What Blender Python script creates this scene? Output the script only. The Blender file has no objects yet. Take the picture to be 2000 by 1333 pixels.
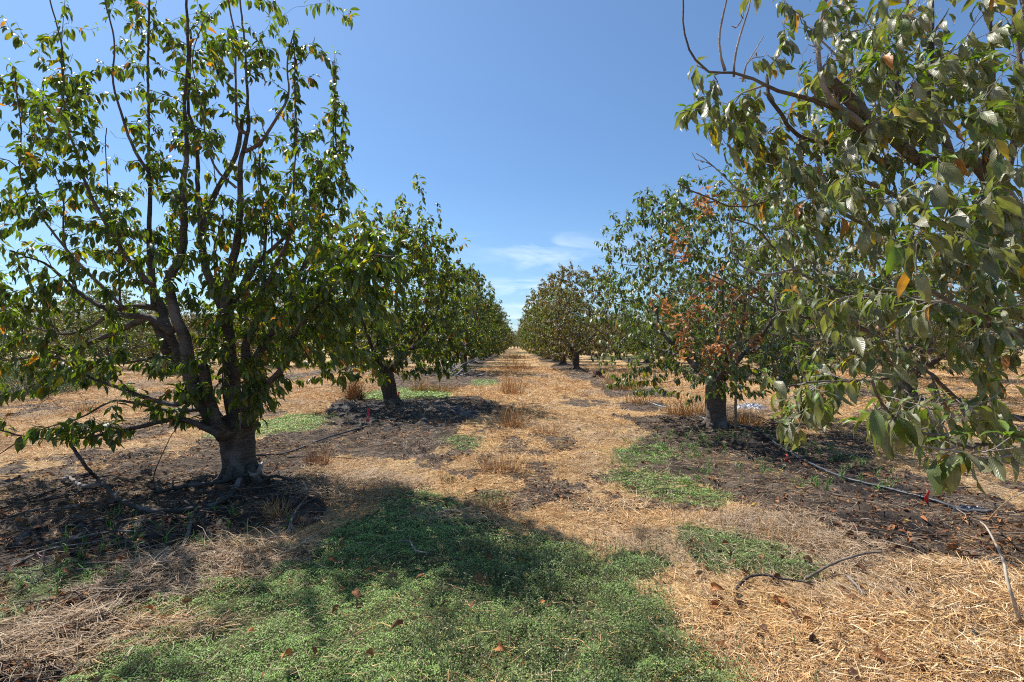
import bpy, math, random
import numpy as np
from mathutils import Vector
sc = bpy.context.scene
C = sc.collection
# ------------------------------------------------------------------ camera
cam_d = bpy.data.cameras.new("camera"); cam = bpy.data.objects.new("camera", cam_d); C.objects.link(cam)
cam_d.sensor_width = 36; cam_d.lens = 18.0; cam_d.clip_end = 3000; cam_d.clip_start = 0.05
cam_d.shift_x = -0.0015; cam_d.shift_y = 0.00275
EYE = 1.5
cam.location = (0, 0, EYE); cam.rotation_euler = (math.radians(90), 0, 0)
sc.camera = cam
# ------------------------------------------------------------------ sun, sky, exposure
SUN_EL = math.radians(54); SUN_AZ = math.radians(-50)      # from the left, a little in front
SUN_STRENGTH = 5.0; SKY_STRENGTH = 0.078
sun_d = bpy.data.lights.new("sun", 'SUN'); sun = bpy.data.objects.new("sun", sun_d); C.objects.link(sun)
sun_d.energy = SUN_STRENGTH; sun_d.angle = math.radians(0.5); sun_d.color = (1.0, 0.955, 0.88)
sdir = Vector((math.sin(SUN_AZ) * math.cos(SUN_EL), math.cos(SUN_AZ) * math.cos(SUN_EL), math.sin(SUN_EL)))
sun.rotation_euler = sdir.to_track_quat('Z', 'Y').to_euler(); sun.location = sdir * 50
w = bpy.data.worlds.new("World"); sc.world = w; w.use_nodes = True
nt = w.node_tree; nt.nodes.clear()
def N(nt, typ, **kw):
    n = nt.nodes.new(typ)
    for k, v in kw.items():
        if k == 'inp':
            for kk, vv in v.items(): n.inputs[kk].default_value = vv
        else: setattr(n, k, v)
    return n
def L(nt, a, b): nt.links.new(a, b)
def MATH(nt, op, a, b=None, clamp=False):
    n = nt.nodes.new('ShaderNodeMath'); n.operation = op; n.use_clamp = clamp
    for i, v in enumerate((a, b)):
        if v is None: continue
        if isinstance(v, (int, float)): n.inputs[i].default_value = v
        else: nt.links.new(v, n.inputs[i])
    return n.outputs[0]
def RAMP(nt, fac, stops):
    n = nt.nodes.new('ShaderNodeValToRGB'); e = n.color_ramp.elements
    while len(e) > 1: e.remove(e[-1])
    for i, (p, c) in enumerate(stops):
        c = (c, c, c, 1) if isinstance(c, (int, float)) else (*c, 1)
        if i == 0: e[0].position = p; e[0].color = c
        else: q = e.new(p); q.color = c
    nt.links.new(fac, n.inputs[0]); return n.outputs[0]
def MIX(nt, fac, a, b, mode='MIX'):
    n = nt.nodes.new('ShaderNodeMix'); n.data_type = 'RGBA'; n.blend_type = mode
    for k, v in ((0, fac), (6, a), (7, b)):
        if isinstance(v, (int, float)): n.inputs[k].default_value = v
        elif isinstance(v, tuple): n.inputs[k].default_value = (*v, 1)
        else: nt.links.new(v, n.inputs[k])
    return n.outputs[2]
sky = N(nt, 'ShaderNodeTexSky', sky_type='NISHITA', sun_disc=False, sun_elevation=SUN_EL, sun_rotation=SUN_AZ,
        altitude=0, air_density=1.0, dust_density=0.7, ozone_density=3.0)
tc = N(nt, 'ShaderNodeTexCoord')
sep = N(nt, 'ShaderNodeSeparateXYZ'); L(nt, tc.outputs['Generated'], sep.inputs[0])
# thin cloud wisps low over the end of the lane
mp = N(nt, 'ShaderNodeMapping'); mp.inputs['Scale'].default_value = (5.0, 5.0, 26.0); mp.inputs['Rotation'].default_value = (0, math.radians(10), 0); mp.inputs['Location'].default_value = (1.1, 0, 0.35)
L(nt, tc.outputs['Generated'], mp.inputs[0])
cn = N(nt, 'ShaderNodeTexNoise', inp={'Scale': 1.0, 'Detail': 9, 'Roughness': 0.62, 'Distortion': 0.5}); L(nt, mp.outputs[0], cn.inputs['Vector'])
dens = RAMP(nt, cn.outputs[0], [(0.45, 0.0), (0.68, 0.9)])
band = MATH(nt, 'MULTIPLY', RAMP(nt, sep.outputs[2], [(0.0, 1.0), (0.10, 0.9), (0.14, 0.35), (0.19, 0.6), (0.215, 0.0)]),
            RAMP(nt, MATH(nt, 'ABSOLUTE', MATH(nt, 'SUBTRACT', sep.outputs[0], 0.06)), [(0.03, 1.0), (0.10, 0.4), (0.2, 0.12)]))
cl = MATH(nt, 'MULTIPLY', dens, band)
hz = RAMP(nt, sep.outputs[2], [(0.0, 0.30), (0.10, 0.12), (0.30, 0.05), (0.6, 0.06)])
tint = MIX(nt, 1.0, sky.outputs[0], (0.71, 0.98, 1.20), 'MULTIPLY')
tint = MIX(nt, hz, tint, (7.0, 8.8, 10.5))
skc = MIX(nt, cl, tint, (10.5, 11.5, 13.0))
bg = N(nt, 'ShaderNodeBackground', inp={'Strength': SKY_STRENGTH}); L(nt, skc, bg.inputs[0])
wo = N(nt, 'ShaderNodeOutputWorld'); L(nt, bg.outputs[0], wo.inputs[0])
sc.view_settings.view_transform = 'Standard'; sc.view_settings.look = 'None'
sc.view_settings.exposure = 0.64; sc.view_settings.gamma = 1
sc.cycles.pixel_filter_type = 'BLACKMAN_HARRIS'; sc.cycles.filter_width = 1.1; sc.cycles.use_denoising = False; sc.cycles.max_bounces = 6; sc.cycles.diffuse_bounces = 3; sc.cycles.glossy_bounces = 2; sc.cycles.transmission_bounces = 4

# ------------------------------------------------------------------ helpers
rng = np.random.default_rng(7)
def D(px, py, d):            # a point seen at px,py of the 2000x1333 photograph, d metres ahead
    return np.array([(px - 1003) / 1000 * d, d, EYE - (py - 672) / 1000 * d])
def G(px, py):               # the ground point at a pixel
    d = EYE * 1000 / (py - 672); return np.array([(px - 1003) / 1000 * d, d])
def _hash(ix, iy, s):
    h = (ix.astype(np.int64) * 374761393 + iy.astype(np.int64) * 668265263 + s * 974634777) & 0xffffffff
    h = ((h ^ (h >> 13)) * 1274126177) & 0xffffffff
    return ((h ^ (h >> 16)) & 0xffff) / 65535.0
def vn(x, y, s=0):
    x = np.asarray(x, float); y = np.asarray(y, float)
    ix = np.floor(x); iy = np.floor(y); fx = x - ix; fy = y - iy
    fx = fx * fx * (3 - 2 * fx); fy = fy * fy * (3 - 2 * fy)
    a = _hash(ix, iy, s); b = _hash(ix + 1, iy, s); c = _hash(ix, iy + 1, s); d = _hash(ix + 1, iy + 1, s)
    return (a * (1 - fx) + b * fx) * (1 - fy) + (c * (1 - fx) + d * fx) * fy
def fbm(x, y, s=0, o=4):
    r = 0; a = 0.5; f = 1.0
    for i in range(o): r = r + a * vn(x * f, y * f, s + i * 17); a *= 0.5; f *= 2.03
    return r / (1 - 0.5 ** o)
def tag(o, label=None, cat=None, group=None, kind=None):
    if label: o['label'] = label
    if cat: o['category'] = cat
    if group: o['group'] = group
    if kind: o['kind'] = kind
    return o
def empty(name, loc, rz=0):
    o = bpy.data.objects.new(name, None); C.objects.link(o); o.location = loc; o.rotation_euler.z = rz; o.empty_display_size = 0.2
    return o
def mesh_obj(name, V, F, mat, parent=None, col=None, uv=None, smooth=True, loc=None):
    """V (n,3); F (m,k) with k = 3 or 4; all polygons the same size"""
    V = np.asarray(V, np.float32); F = np.asarray(F, np.int32); k = F.shape[1]
    me = bpy.data.meshes.new(name)
    me.vertices.add(len(V)); me.vertices.foreach_set('co', V.ravel())
    me.loops.add(F.size); me.loops.foreach_set('vertex_index', F.ravel())
    me.polygons.add(len(F)); me.polygons.foreach_set('loop_start', np.arange(0, F.size, k, dtype=np.int32))
    me.polygons.foreach_set('loop_total', np.full(len(F), k, np.int32))
    me.polygons.foreach_set('use_smooth', np.full(len(F), smooth))
    if col is not None:
        a = me.attributes.new('tint', 'FLOAT_COLOR', 'POINT')
        c4 = np.ones((len(V), 4), np.float32); c4[:, :3] = col; a.data.foreach_set('color', c4.ravel())
    if uv is not None:
        u = me.uv_layers.new(name='UVMap'); u.data.foreach_set('uv', np.asarray(uv, np.float32)[F.ravel()].ravel())
    me.update()
    me.materials.append(mat)
    o = bpy.data.objects.new(name, me); C.objects.link(o)
    if parent: o.parent = parent
    if loc is not None: o.location = loc
    return o
def unit(v): return v / np.maximum(np.linalg.norm(v, axis=-1, keepdims=True), 1e-9)
def smoothpath(pts, step):
    P = np.asarray(pts, float)
    if len(P) == 2: n = max(2, int(np.linalg.norm(P[1] - P[0]) / step) + 1); t = np.linspace(0, 1, n)[:, None]; return P[0] * (1 - t) + P[1] * t
    Q = np.vstack([2 * P[0] - P[1], P, 2 * P[-1] - P[-2]]); out = []
    for i in range(1, len(Q) - 2):
        n = max(1, int(np.linalg.norm(Q[i + 1] - Q[i]) / step)); t = (np.arange(n) / n)[:, None]
        a, b, c, d = Q[i - 1], Q[i], Q[i + 1], Q[i + 2]
        out.append(0.5 * (2 * b + (c - a) * t + (2 * a - 5 * b + 4 * c - d) * t ** 2 + (3 * b - a - 3 * c + d) * t ** 3))
    out.append(P[-1:]); return np.vstack(out)
class Tubes:
    def __init__(s): s.V = []; s.F = []; s.n = 0; s.col = []
    def add(s, P, R, k=6, rough=0.0, seed=0, col=(0, 0, 0)):
        P = np.asarray(P, float); n = len(P); R = np.broadcast_to(R, (n,)).astype(float)
        T = unit(np.gradient(P, axis=0)); refs = np.array([[1, 0, 0], [0, 1, 0], [0, 0, 1], [.58, .58, .58], [-.58, .58, .58]])
        ref = refs[np.argmin(np.abs(T @ refs.T).max(axis=0))]
        A = unit(np.cross(T, ref)); B = np.cross(T, A)
        a = np.arange(k) * 2 * math.pi / k; ca, sa = np.cos(a), np.sin(a)
        RR = np.repeat(R[:, None], k, 1)
        if rough:
            ln = np.r_[0, np.cumsum(np.linalg.norm(np.diff(P, axis=0), axis=1))]
            aa = a[None, :] + 0 * ln[:, None]
            nz = fbm(2.2 * np.cos(aa) + 5 + seed, 2.2 * np.sin(aa) + ln[:, None] * 2.0, seed, 3) - .5
            nz2 = fbm(4 * np.cos(aa) + 9, 4 * np.sin(aa) + ln[:, None] * 7 + seed, seed + 3, 3) - .5
            RR = RR * (1 + rough * (1.3 * nz + .6 * nz2))
        V = P[:, None, :] + RR[..., None] * (ca[None, :, None] * A[:, None, :] + sa[None, :, None] * B[:, None, :])
        V = np.vstack([V.reshape(-1, 3), P[:1] - T[:1] * R[0] * .3, P[-1:] + T[-1:] * R[-1] * .4])
        i = np.arange(n - 1)[:, None] * k; j = np.arange(k)[None, :]; j2 = (j + 1) % k
        F = np.stack([i + j, i + k + j, i + k + j2, i + j2], -1).reshape(-1, 4)
        e0 = n * k; e1 = n * k + 1; l = (n - 1) * k; jj = np.arange(0, k - 1, 2)
        c0 = np.stack([np.full(len(jj), e0), jj, (jj + 1) % k, (jj + 2) % k], -1)
        c1 = np.stack([np.full(len(jj), e1), l + (jj + 2) % k, l + (jj + 1) % k, l + jj], -1)
        if k % 2: c0 = c0[:]; c1 = c1[:]
        F = np.vstack([F, c0, c1]); s.V.append(V); s.F.append(F + s.n); s.n += len(V); s.col.append(np.tile(col, (len(V), 1)))
    def build(s, name, mat, parent=None, loc=None):
        return mesh_obj(name, np.vstack(s.V), np.vstack(s.F), mat, parent, col=np.vstack(s.col), loc=loc)
PROF = (np.array([0, .08, .2, .35, .5, .65, .8, .92, 1.0]), np.array([.05, .42, .8, .98, 1.0, .84, .52, .2, .0]))
def template(lod):
    if lod == 3: vs = np.array([-.2, 0, .08, .2, .35, .5, .65, .8, .92, 1.0]); us = np.array([-1, -.5, 0, .5, 1])
    elif lod == 2: vs = np.array([-.2, 0, .15, .4, .65, .86, 1.0]); us = np.array([-1, 0, 1])
    elif lod == 1: vs = np.array([0, .3, .68, 1.0]); us = np.array([-1, 0, 1])
    else: vs = np.array([0, .45, 1.0]); us = np.array([-1., 1])
    v, u = np.meshgrid(vs, us, indexing='ij'); wd = np.where(v < 0, .045, np.interp(v, *PROF))
    if lod == 0: wd = np.array([.3, 1, .05])[:, None] + 0 * u
    nu = len(us); nv = len(vs); i = np.arange(nv - 1)[:, None] * nu; j = np.arange(nu - 1)[None, :]
    F = np.stack([i + j, i + j + 1, i + nu + j + 1, i + nu + j], -1).reshape(-1, 4)
    return v.ravel(), u.ravel(), wd.ravel(), F
class Leaves:
    def __init__(s): s.d = []
    def add(s, P, A, Nn, Ln, W, Cc, K):
        n = len(P); s.d.append((P, A, Nn, np.broadcast_to(Ln, (n,)), np.broadcast_to(W, (n,)), np.broadcast_to(Cc, (n, 3)), np.broadcast_to(K, (n,))))
    def count(s): return sum(len(x[0]) for x in s.d)
    def build(s, name, mat, parent=None, lod=1, loc=None, fold=.35, seed=1):
        P, A, Nn, Ln, W, Cc, K = [np.concatenate([x[i] for x in s.d]) for i in range(7)]
        r = np.random.default_rng(seed); n = len(P); A = unit(A); Nn = unit(Nn - (Nn * A).sum(1, keepdims=True) * A); S = np.cross(A, Nn)
        v, u, wd, F = template(lod); m = len(v)
        vv = v[None, :]; uu = u[None, :]; ww = wd[None, :] * W[:, None] * .5
        fo = r.uniform(.3, 1.5, n)[:, None] * fold; vp = np.maximum(vv, 0)
        ang = K[:, None] * vp                                     # bend along the blade
        al = Ln[:, None] * np.where(vv < 0, vv, np.sin(np.minimum(ang, 3)) / np.maximum(K[:, None], 1e-3))
        dn = -Ln[:, None] * (1 - np.cos(ang)) / np.maximum(K[:, None], 1e-3)
        tw = r.normal(0, .35, n)[:, None] * vp
        side = uu * ww * np.cos(tw); up = np.abs(uu) * ww * fo + uu * ww * np.sin(tw) + dn
        if lod >= 2: up = up + np.abs(uu) * ww * .22 * np.sin(vv * r.uniform(9, 16, n)[:, None] + r.uniform(0, 6, n)[:, None] + uu * 1.5)
        V = P[:, None, :] + A[:, None, :] * al[..., None] + Nn[:, None, :] * up[..., None] + S[:, None, :] * side[..., None]
        FF = (F[None] + (np.arange(n) * m)[:, None, None]).reshape(-1, 4)
        col = np.repeat(Cc, m, 0); uv = np.stack([np.tile(u, n) * .5 + .5, np.tile(v, n)], -1)
        return mesh_obj(name, V.reshape(-1, 3), FF, mat, parent, col=col, uv=uv, loc=loc)

# ------------------------------------------------------------------ materials
def new_mat(name):
    m = bpy.data.materials.new(name); m.use_nodes = True; nt = m.node_tree; nt.nodes.clear()
    return m, nt, N(nt, 'ShaderNodeOutputMaterial')
def leaf_mat(name, trans=.35, rough=.42, veins=True, tmul=(1.9, 2.6, .5), spec=.5):
    m, nt, out = new_mat(name)
    at = N(nt, 'ShaderNodeAttribute', attribute_name='tint')
    geo = N(nt, 'ShaderNodeTexCoord')
    nz = N(nt, 'ShaderNodeTexNoise', inp={'Scale': 35.0, 'Detail': 3}); L(nt, geo.outputs['Object'], nz.inputs['Vector'])
    col = MIX(nt, 1.0, at.outputs['Color'], RAMP(nt, nz.outputs[0], [(.3, .72), (.7, 1.25)]), 'MULTIPLY')
    p = N(nt, 'ShaderNodeBsdfPrincipled', inp={'Roughness': rough, 'Specular IOR Level': spec})
    dm = N(nt, 'ShaderNodeTexNoise', inp={'Scale': 14.0, 'Detail': 5, 'Roughness': .7}); L(nt, geo.outputs['Object'], dm.inputs['Vector'])
    col = MIX(nt, RAMP(nt, dm.outputs[0], [(.62, 0), (.68, .75)]), col, (.16, .085, .03))
    if veins:
        uv = N(nt, 'ShaderNodeUVMap', uv_map='UVMap'); sp = N(nt, 'ShaderNodeSeparateXYZ'); L(nt, uv.outputs[0], sp.inputs[0])
        au = MATH(nt, 'ABSOLUTE', MATH(nt, 'SUBTRACT', sp.outputs[0], .5))
        ph = MATH(nt, 'SUBTRACT', MATH(nt, 'MULTIPLY', sp.outputs[1], 11.0), MATH(nt, 'MULTIPLY', au, 5.0))
        fr = MATH(nt, 'ABSOLUTE', MATH(nt, 'SUBTRACT', MATH(nt, 'FRACT', ph), .5))
        vein = MATH(nt, 'LESS_THAN', fr, .07); mid = MATH(nt, 'LESS_THAN', au, .025)
        vm = MATH(nt, 'MAXIMUM', MATH(nt, 'MULTIPLY', vein, .35), mid)
        col = MIX(nt, MATH(nt, 'MULTIPLY', vm, .35), col, MIX(nt, 1.0, col, (2.0, 1.9, 1.6), 'MULTIPLY'))
        bmp = N(nt, 'ShaderNodeBump', inp={'Strength': .35, 'Distance': .003}); L(nt, MATH(nt, 'MULTIPLY', fr, 1.0), bmp.inputs['Height'])
        L(nt, bmp.outputs[0], p.inputs['Normal'])
    L(nt, col, p.inputs['Base Color'])
    t = N(nt, 'ShaderNodeBsdfTranslucent'); L(nt, MIX(nt, 1.0, col, tmul, 'MULTIPLY'), t.inputs[0])
    mx = N(nt, 'ShaderNodeMixShader', inp={0: trans}); L(nt, p.outputs[0], mx.inputs[1]); L(nt, t.outputs[0], mx.inputs[2])
    L(nt, mx.outputs[0], out.inputs[0]); return m
def bark_mat(name, c0, c1, c2, scale=9.0, band=1.0, bump=.6):
    m, nt, out = new_mat(name); tc = N(nt, 'ShaderNodeTexCoord')
    mp = N(nt, 'ShaderNodeMapping'); mp.inputs['Scale'].default_value = (1, 1, 5.0 * band); L(nt, tc.outputs['Object'], mp.inputs[0])
    n1 = N(nt, 'ShaderNodeTexNoise', inp={'Scale': scale, 'Detail': 8, 'Roughness': .7}); L(nt, mp.outputs[0], n1.inputs['Vector'])
    n2 = N(nt, 'ShaderNodeTexNoise', inp={'Scale': 3.0, 'Detail': 5}); L(nt, tc.outputs['Object'], n2.inputs['Vector'])
    n3 = N(nt, 'ShaderNodeTexNoise', inp={'Scale': 60.0, 'Detail': 4}); L(nt, tc.outputs['Object'], n3.inputs['Vector'])
    col = MIX(nt, RAMP(nt, n1.outputs[0], [(.38, 0), (.62, 1)]), c0, c1)
    col = MIX(nt, RAMP(nt, n2.outputs[0], [(.5, 0), (.68, .8)]), col, c2)
    p = N(nt, 'ShaderNodeBsdfPrincipled', inp={'Roughness': .85, 'Specular IOR Level': .25}); L(nt, col, p.inputs['Base Color'])
    b = N(nt, 'ShaderNodeBump', inp={'Strength': bump, 'Distance': .02}); L(nt, MATH(nt, 'ADD', n1.outputs[0], MATH(nt, 'MULTIPLY', n3.outputs[0], .4)), b.inputs['Height']); L(nt, b.outputs[0], p.inputs['Normal'])
    L(nt, p.outputs[0], out.inputs[0]); return m
def tint_mat(name, rough=.8, trans=0.0, spec=.3, var=.35):
    m, nt, out = new_mat(name); at = N(nt, 'ShaderNodeAttribute', attribute_name='tint'); tc = N(nt, 'ShaderNodeTexCoord')
    nz = N(nt, 'ShaderNodeTexNoise', inp={'Scale': 40.0, 'Detail': 3}); L(nt, tc.outputs['Object'], nz.inputs['Vector'])
    col = MIX(nt, 1.0, at.outputs['Color'], RAMP(nt, nz.outputs[0], [(.3, 1 - var), (.7, 1 + var)]), 'MULTIPLY')
    p = N(nt, 'ShaderNodeBsdfPrincipled', inp={'Roughness': rough, 'Specular IOR Level': spec}); L(nt, col, p.inputs['Base Color'])
    if trans:
        t = N(nt, 'ShaderNodeBsdfTranslucent'); L(nt, col, t.inputs[0])
        mx = N(nt, 'ShaderNodeMixShader', inp={0: trans}); L(nt, p.outputs[0], mx.inputs[1]); L(nt, t.outputs[0], mx.inputs[2]); L(nt, mx.outputs[0], out.inputs[0])
    else: L(nt, p.outputs[0], out.inputs[0])
    return m
def plain_mat(name, c, rough=.6, metal=0.0, var=.25, scale=20, spec=.5, bump=0.0):
    m, nt, out = new_mat(name); tc = N(nt, 'ShaderNodeTexCoord')
    nz = N(nt, 'ShaderNodeTexNoise', inp={'Scale': scale, 'Detail': 6}); L(nt, tc.outputs['Object'], nz.inputs['Vector'])
    col = MIX(nt, 1.0, c, RAMP(nt, nz.outputs[0], [(.3, 1 - var), (.7, 1 + var)]), 'MULTIPLY')
    p = N(nt, 'ShaderNodeBsdfPrincipled', inp={'Roughness': rough, 'Metallic': metal, 'Specular IOR Level': spec}); L(nt, col, p.inputs['Base Color'])
    if bump:
        b = N(nt, 'ShaderNodeBump', inp={'Strength': bump, 'Distance': .01}); L(nt, nz.outputs[0], b.inputs['Height']); L(nt, b.outputs[0], p.inputs['Normal'])
    L(nt, p.outputs[0], out.inputs[0]); return m
M_leafL = leaf_mat('leaf_green', .34, .38, True, (2.6, 2.8, .45))
M_leafR = leaf_mat('leaf_dusty', .26, .40, True, (1.9, 2.3, .45))
M_leafF = leaf_mat('leaf_far', .30, .5, False, (2.2, 2.4, .5))
M_dead = leaf_mat('leaf_dead', .30, .6, False, (1.7, 1.4, .8), .3)
M_barkL = bark_mat('bark_grey', (.045, .034, .027), (.125, .10, .083), (.22, .195, .175), 9, 1.8, 1.0)
M_barkR = bark_mat('bark_pale', (.07, .052, .042), (.15, .12, .10), (.24, .215, .19), 8, 1, .9)
M_twig = bark_mat('bark_twig', (.09, .055, .045), (.16, .115, .095), (.22, .19, .17), 14, .6)
M_twigR = bark_mat('bark_twig_pale', (.16, .13, .115), (.32, .275, .25), (.42, .385, .36), 14, .6)
M_straw = tint_mat('straw', .75, .0, .25)
M_green = tint_mat('green_cover', .55, .25, .35, .3)
M_litter = tint_mat('litter', .75, .12, .25)

# ------------------------------------------------------------------ ground: where straw, soil and green grow
ROWL, ROWR = -3.2, 3.62
def poly(pts): return np.array([G(*p) for p in pts])
GREEN = [  # outline, height, tone (0 dark bushy, 1 bright mat)
 (np.vstack([poly([(150, 1335), (235, 1215), (330, 1170), (420, 1140), (560, 1075), (640, 1040), (740, 1000), (750, 962), (800, 958), (900, 980), (985, 1035), (1060, 1055), (1130, 1085), (1200, 1120), (1270, 1170), (1320, 1215), (1345, 1270), (1430, 1335)]), [[1.0, 1.4], [-2.4, 1.4]]]), .045, .75),
 (poly([(1175, 1095), (1230, 1078), (1300, 1090), (1315, 1115), (1260, 1140), (1190, 1125)]), .035, .35),
 (poly([(1325, 1035), (1390, 1028), (1450, 1048), (1520, 1070), (1600, 1118), (1575, 1142), (1480, 1128), (1380, 1112), (1330, 1075)]), .03, .4),
 (poly([(1190, 922), (1290, 922), (1370, 945), (1440, 965), (1425, 988), (1330, 992), (1260, 975), (1200, 945)]), .025, .7),
 (poly([(1200, 876), (1300, 872), (1330, 890), (1300, 906), (1215, 905)]), .02, .6),
 (poly([(850, 862), (880, 848), (920, 855), (935, 872), (890, 885)]), .02, .45),
 (poly([(500, 828), (590, 806), (640, 815), (590, 842), (510, 855)]), .015, 1.3),
 (poly([(380, 850), (430, 846), (440, 858), (390, 862)]), .015, 1.3),
 (poly([(700, 768), (780, 757), (860, 762), (865, 776), (760, 782), (705, 780)]), .02, 1.4),
 (poly([(0, 1130), (60, 1108), (210, 1098), (215, 1120), (120, 1165), (0, 1215)]), .02, .3),
 (poly([(-120, 1215), (60, 1180), (90, 1205), (-60, 1290)]), .02, .5),
 (poly([(915, 742), (965, 741), (970, 752), (920, 755)]), .015, .8),
 (poly([(925, 955), (985, 955), (1010, 975), (940, 985)]), .02, .3),
 (poly([(1320, 718), (1400, 712), (1400, 722), (1330, 726)]), .02, .8),
 (poly([(1150, 697), (1250, 694), (1290, 702), (1160, 704)]), .03, 1.2),
 (poly([(1010, 688), (1050, 686), (1055, 690), (1015, 691)]), .03, 1.2),
 (poly([(905, 716), (960, 715), (962, 720), (905, 722)]), .02, .6),
]
def inside(P, x, y):
    c = np.zeros(x.shape, bool); n = len(P)
    for i in range(n):
        x0, y0 = P[i]; x1, y1 = P[(i + 1) % n]
        if y0 == y1: continue
        k = ((y0 > y) != (y1 > y)) & (x < (x1 - x0) * (y - y0) / (y1 - y0) + x0); c ^= k
    return c
def warp(x, y, a=.14, s=50):
    sc_ = np.clip(y / 4.0, .7, 6)
    f = 3.2 / sc_
    return (x + a * sc_ * (fbm(x * f, y * f, s) - .5) * 2, y + a * sc_ * (fbm(x * f + 31, y * f, s + 1) - .5) * 2)
def green_at(x, y):
    wx, wy = warp(x, y); g = np.zeros(x.shape); tone = np.zeros(x.shape); h = np.zeros(x.shape)
    for P, hh, t in GREEN:
        m = inside(P, wx, wy); g[m] = 1; tone[m] = t; h[m] = hh
    return g, h, tone
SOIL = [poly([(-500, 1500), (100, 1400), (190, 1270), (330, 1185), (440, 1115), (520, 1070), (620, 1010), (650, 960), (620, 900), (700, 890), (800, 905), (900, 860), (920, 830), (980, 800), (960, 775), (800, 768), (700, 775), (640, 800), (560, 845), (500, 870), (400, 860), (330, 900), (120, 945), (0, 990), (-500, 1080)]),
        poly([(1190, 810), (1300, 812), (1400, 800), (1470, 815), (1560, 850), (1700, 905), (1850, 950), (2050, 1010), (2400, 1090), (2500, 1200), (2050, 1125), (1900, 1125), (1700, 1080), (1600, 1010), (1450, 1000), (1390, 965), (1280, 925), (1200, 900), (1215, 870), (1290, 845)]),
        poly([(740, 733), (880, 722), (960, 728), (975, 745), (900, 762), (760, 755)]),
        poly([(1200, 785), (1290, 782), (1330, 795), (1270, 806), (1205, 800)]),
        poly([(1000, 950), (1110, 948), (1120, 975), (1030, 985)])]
WET = [poly([(-50, 1120), (0, 1060), (120, 1030), (330, 1000), (500, 960), (600, 955), (640, 980), (560, 1010), (420, 1060), (240, 1090), (0, 1160)]),
       poly([(640, 800), (700, 785), (820, 780), (930, 792), (960, 812), (880, 838), (760, 850), (700, 830)]),
       poly([(1390, 850), (1500, 858), (1700, 930), (1850, 985), (1750, 985), (1560, 930), (1400, 885)]),
       poly([(1590, 1010), (1750, 1010), (1860, 1030), (1850, 1070), (1700, 1060)])]
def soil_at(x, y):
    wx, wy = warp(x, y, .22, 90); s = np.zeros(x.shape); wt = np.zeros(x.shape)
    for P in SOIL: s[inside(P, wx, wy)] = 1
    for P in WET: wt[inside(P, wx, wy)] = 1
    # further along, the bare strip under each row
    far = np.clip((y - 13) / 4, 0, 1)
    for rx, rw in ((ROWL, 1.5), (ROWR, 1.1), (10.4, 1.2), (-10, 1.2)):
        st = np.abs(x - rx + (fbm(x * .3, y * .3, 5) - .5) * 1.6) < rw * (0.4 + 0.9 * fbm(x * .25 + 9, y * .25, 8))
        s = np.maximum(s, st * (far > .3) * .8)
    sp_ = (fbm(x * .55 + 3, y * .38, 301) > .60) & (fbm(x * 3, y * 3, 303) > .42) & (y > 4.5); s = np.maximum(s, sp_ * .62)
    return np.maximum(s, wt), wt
def height(x, y):
    z = .05 * (fbm(x * .5, y * .5, 3) - .5) * np.clip(y / 3, .3, 1)
    return z
def height2(x, y, s=None, wt=None):
    if s is None: s, wt = soil_at(x, y)
    near = np.clip(1 - (y - 12) / 12, 0, 1)
    clod = np.clip(fbm(x * 7, y * 7, 21, 4) - .48, 0, 1) ** 1.0 * .34
    return height(x, y) + near * s * (clod + .014 * fbm(x * 25, y * 25, 22, 2)) * .62 + near * (1 - s) * .035 * (fbm(x * 3, y * 3, 33, 3) - .4)

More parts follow.
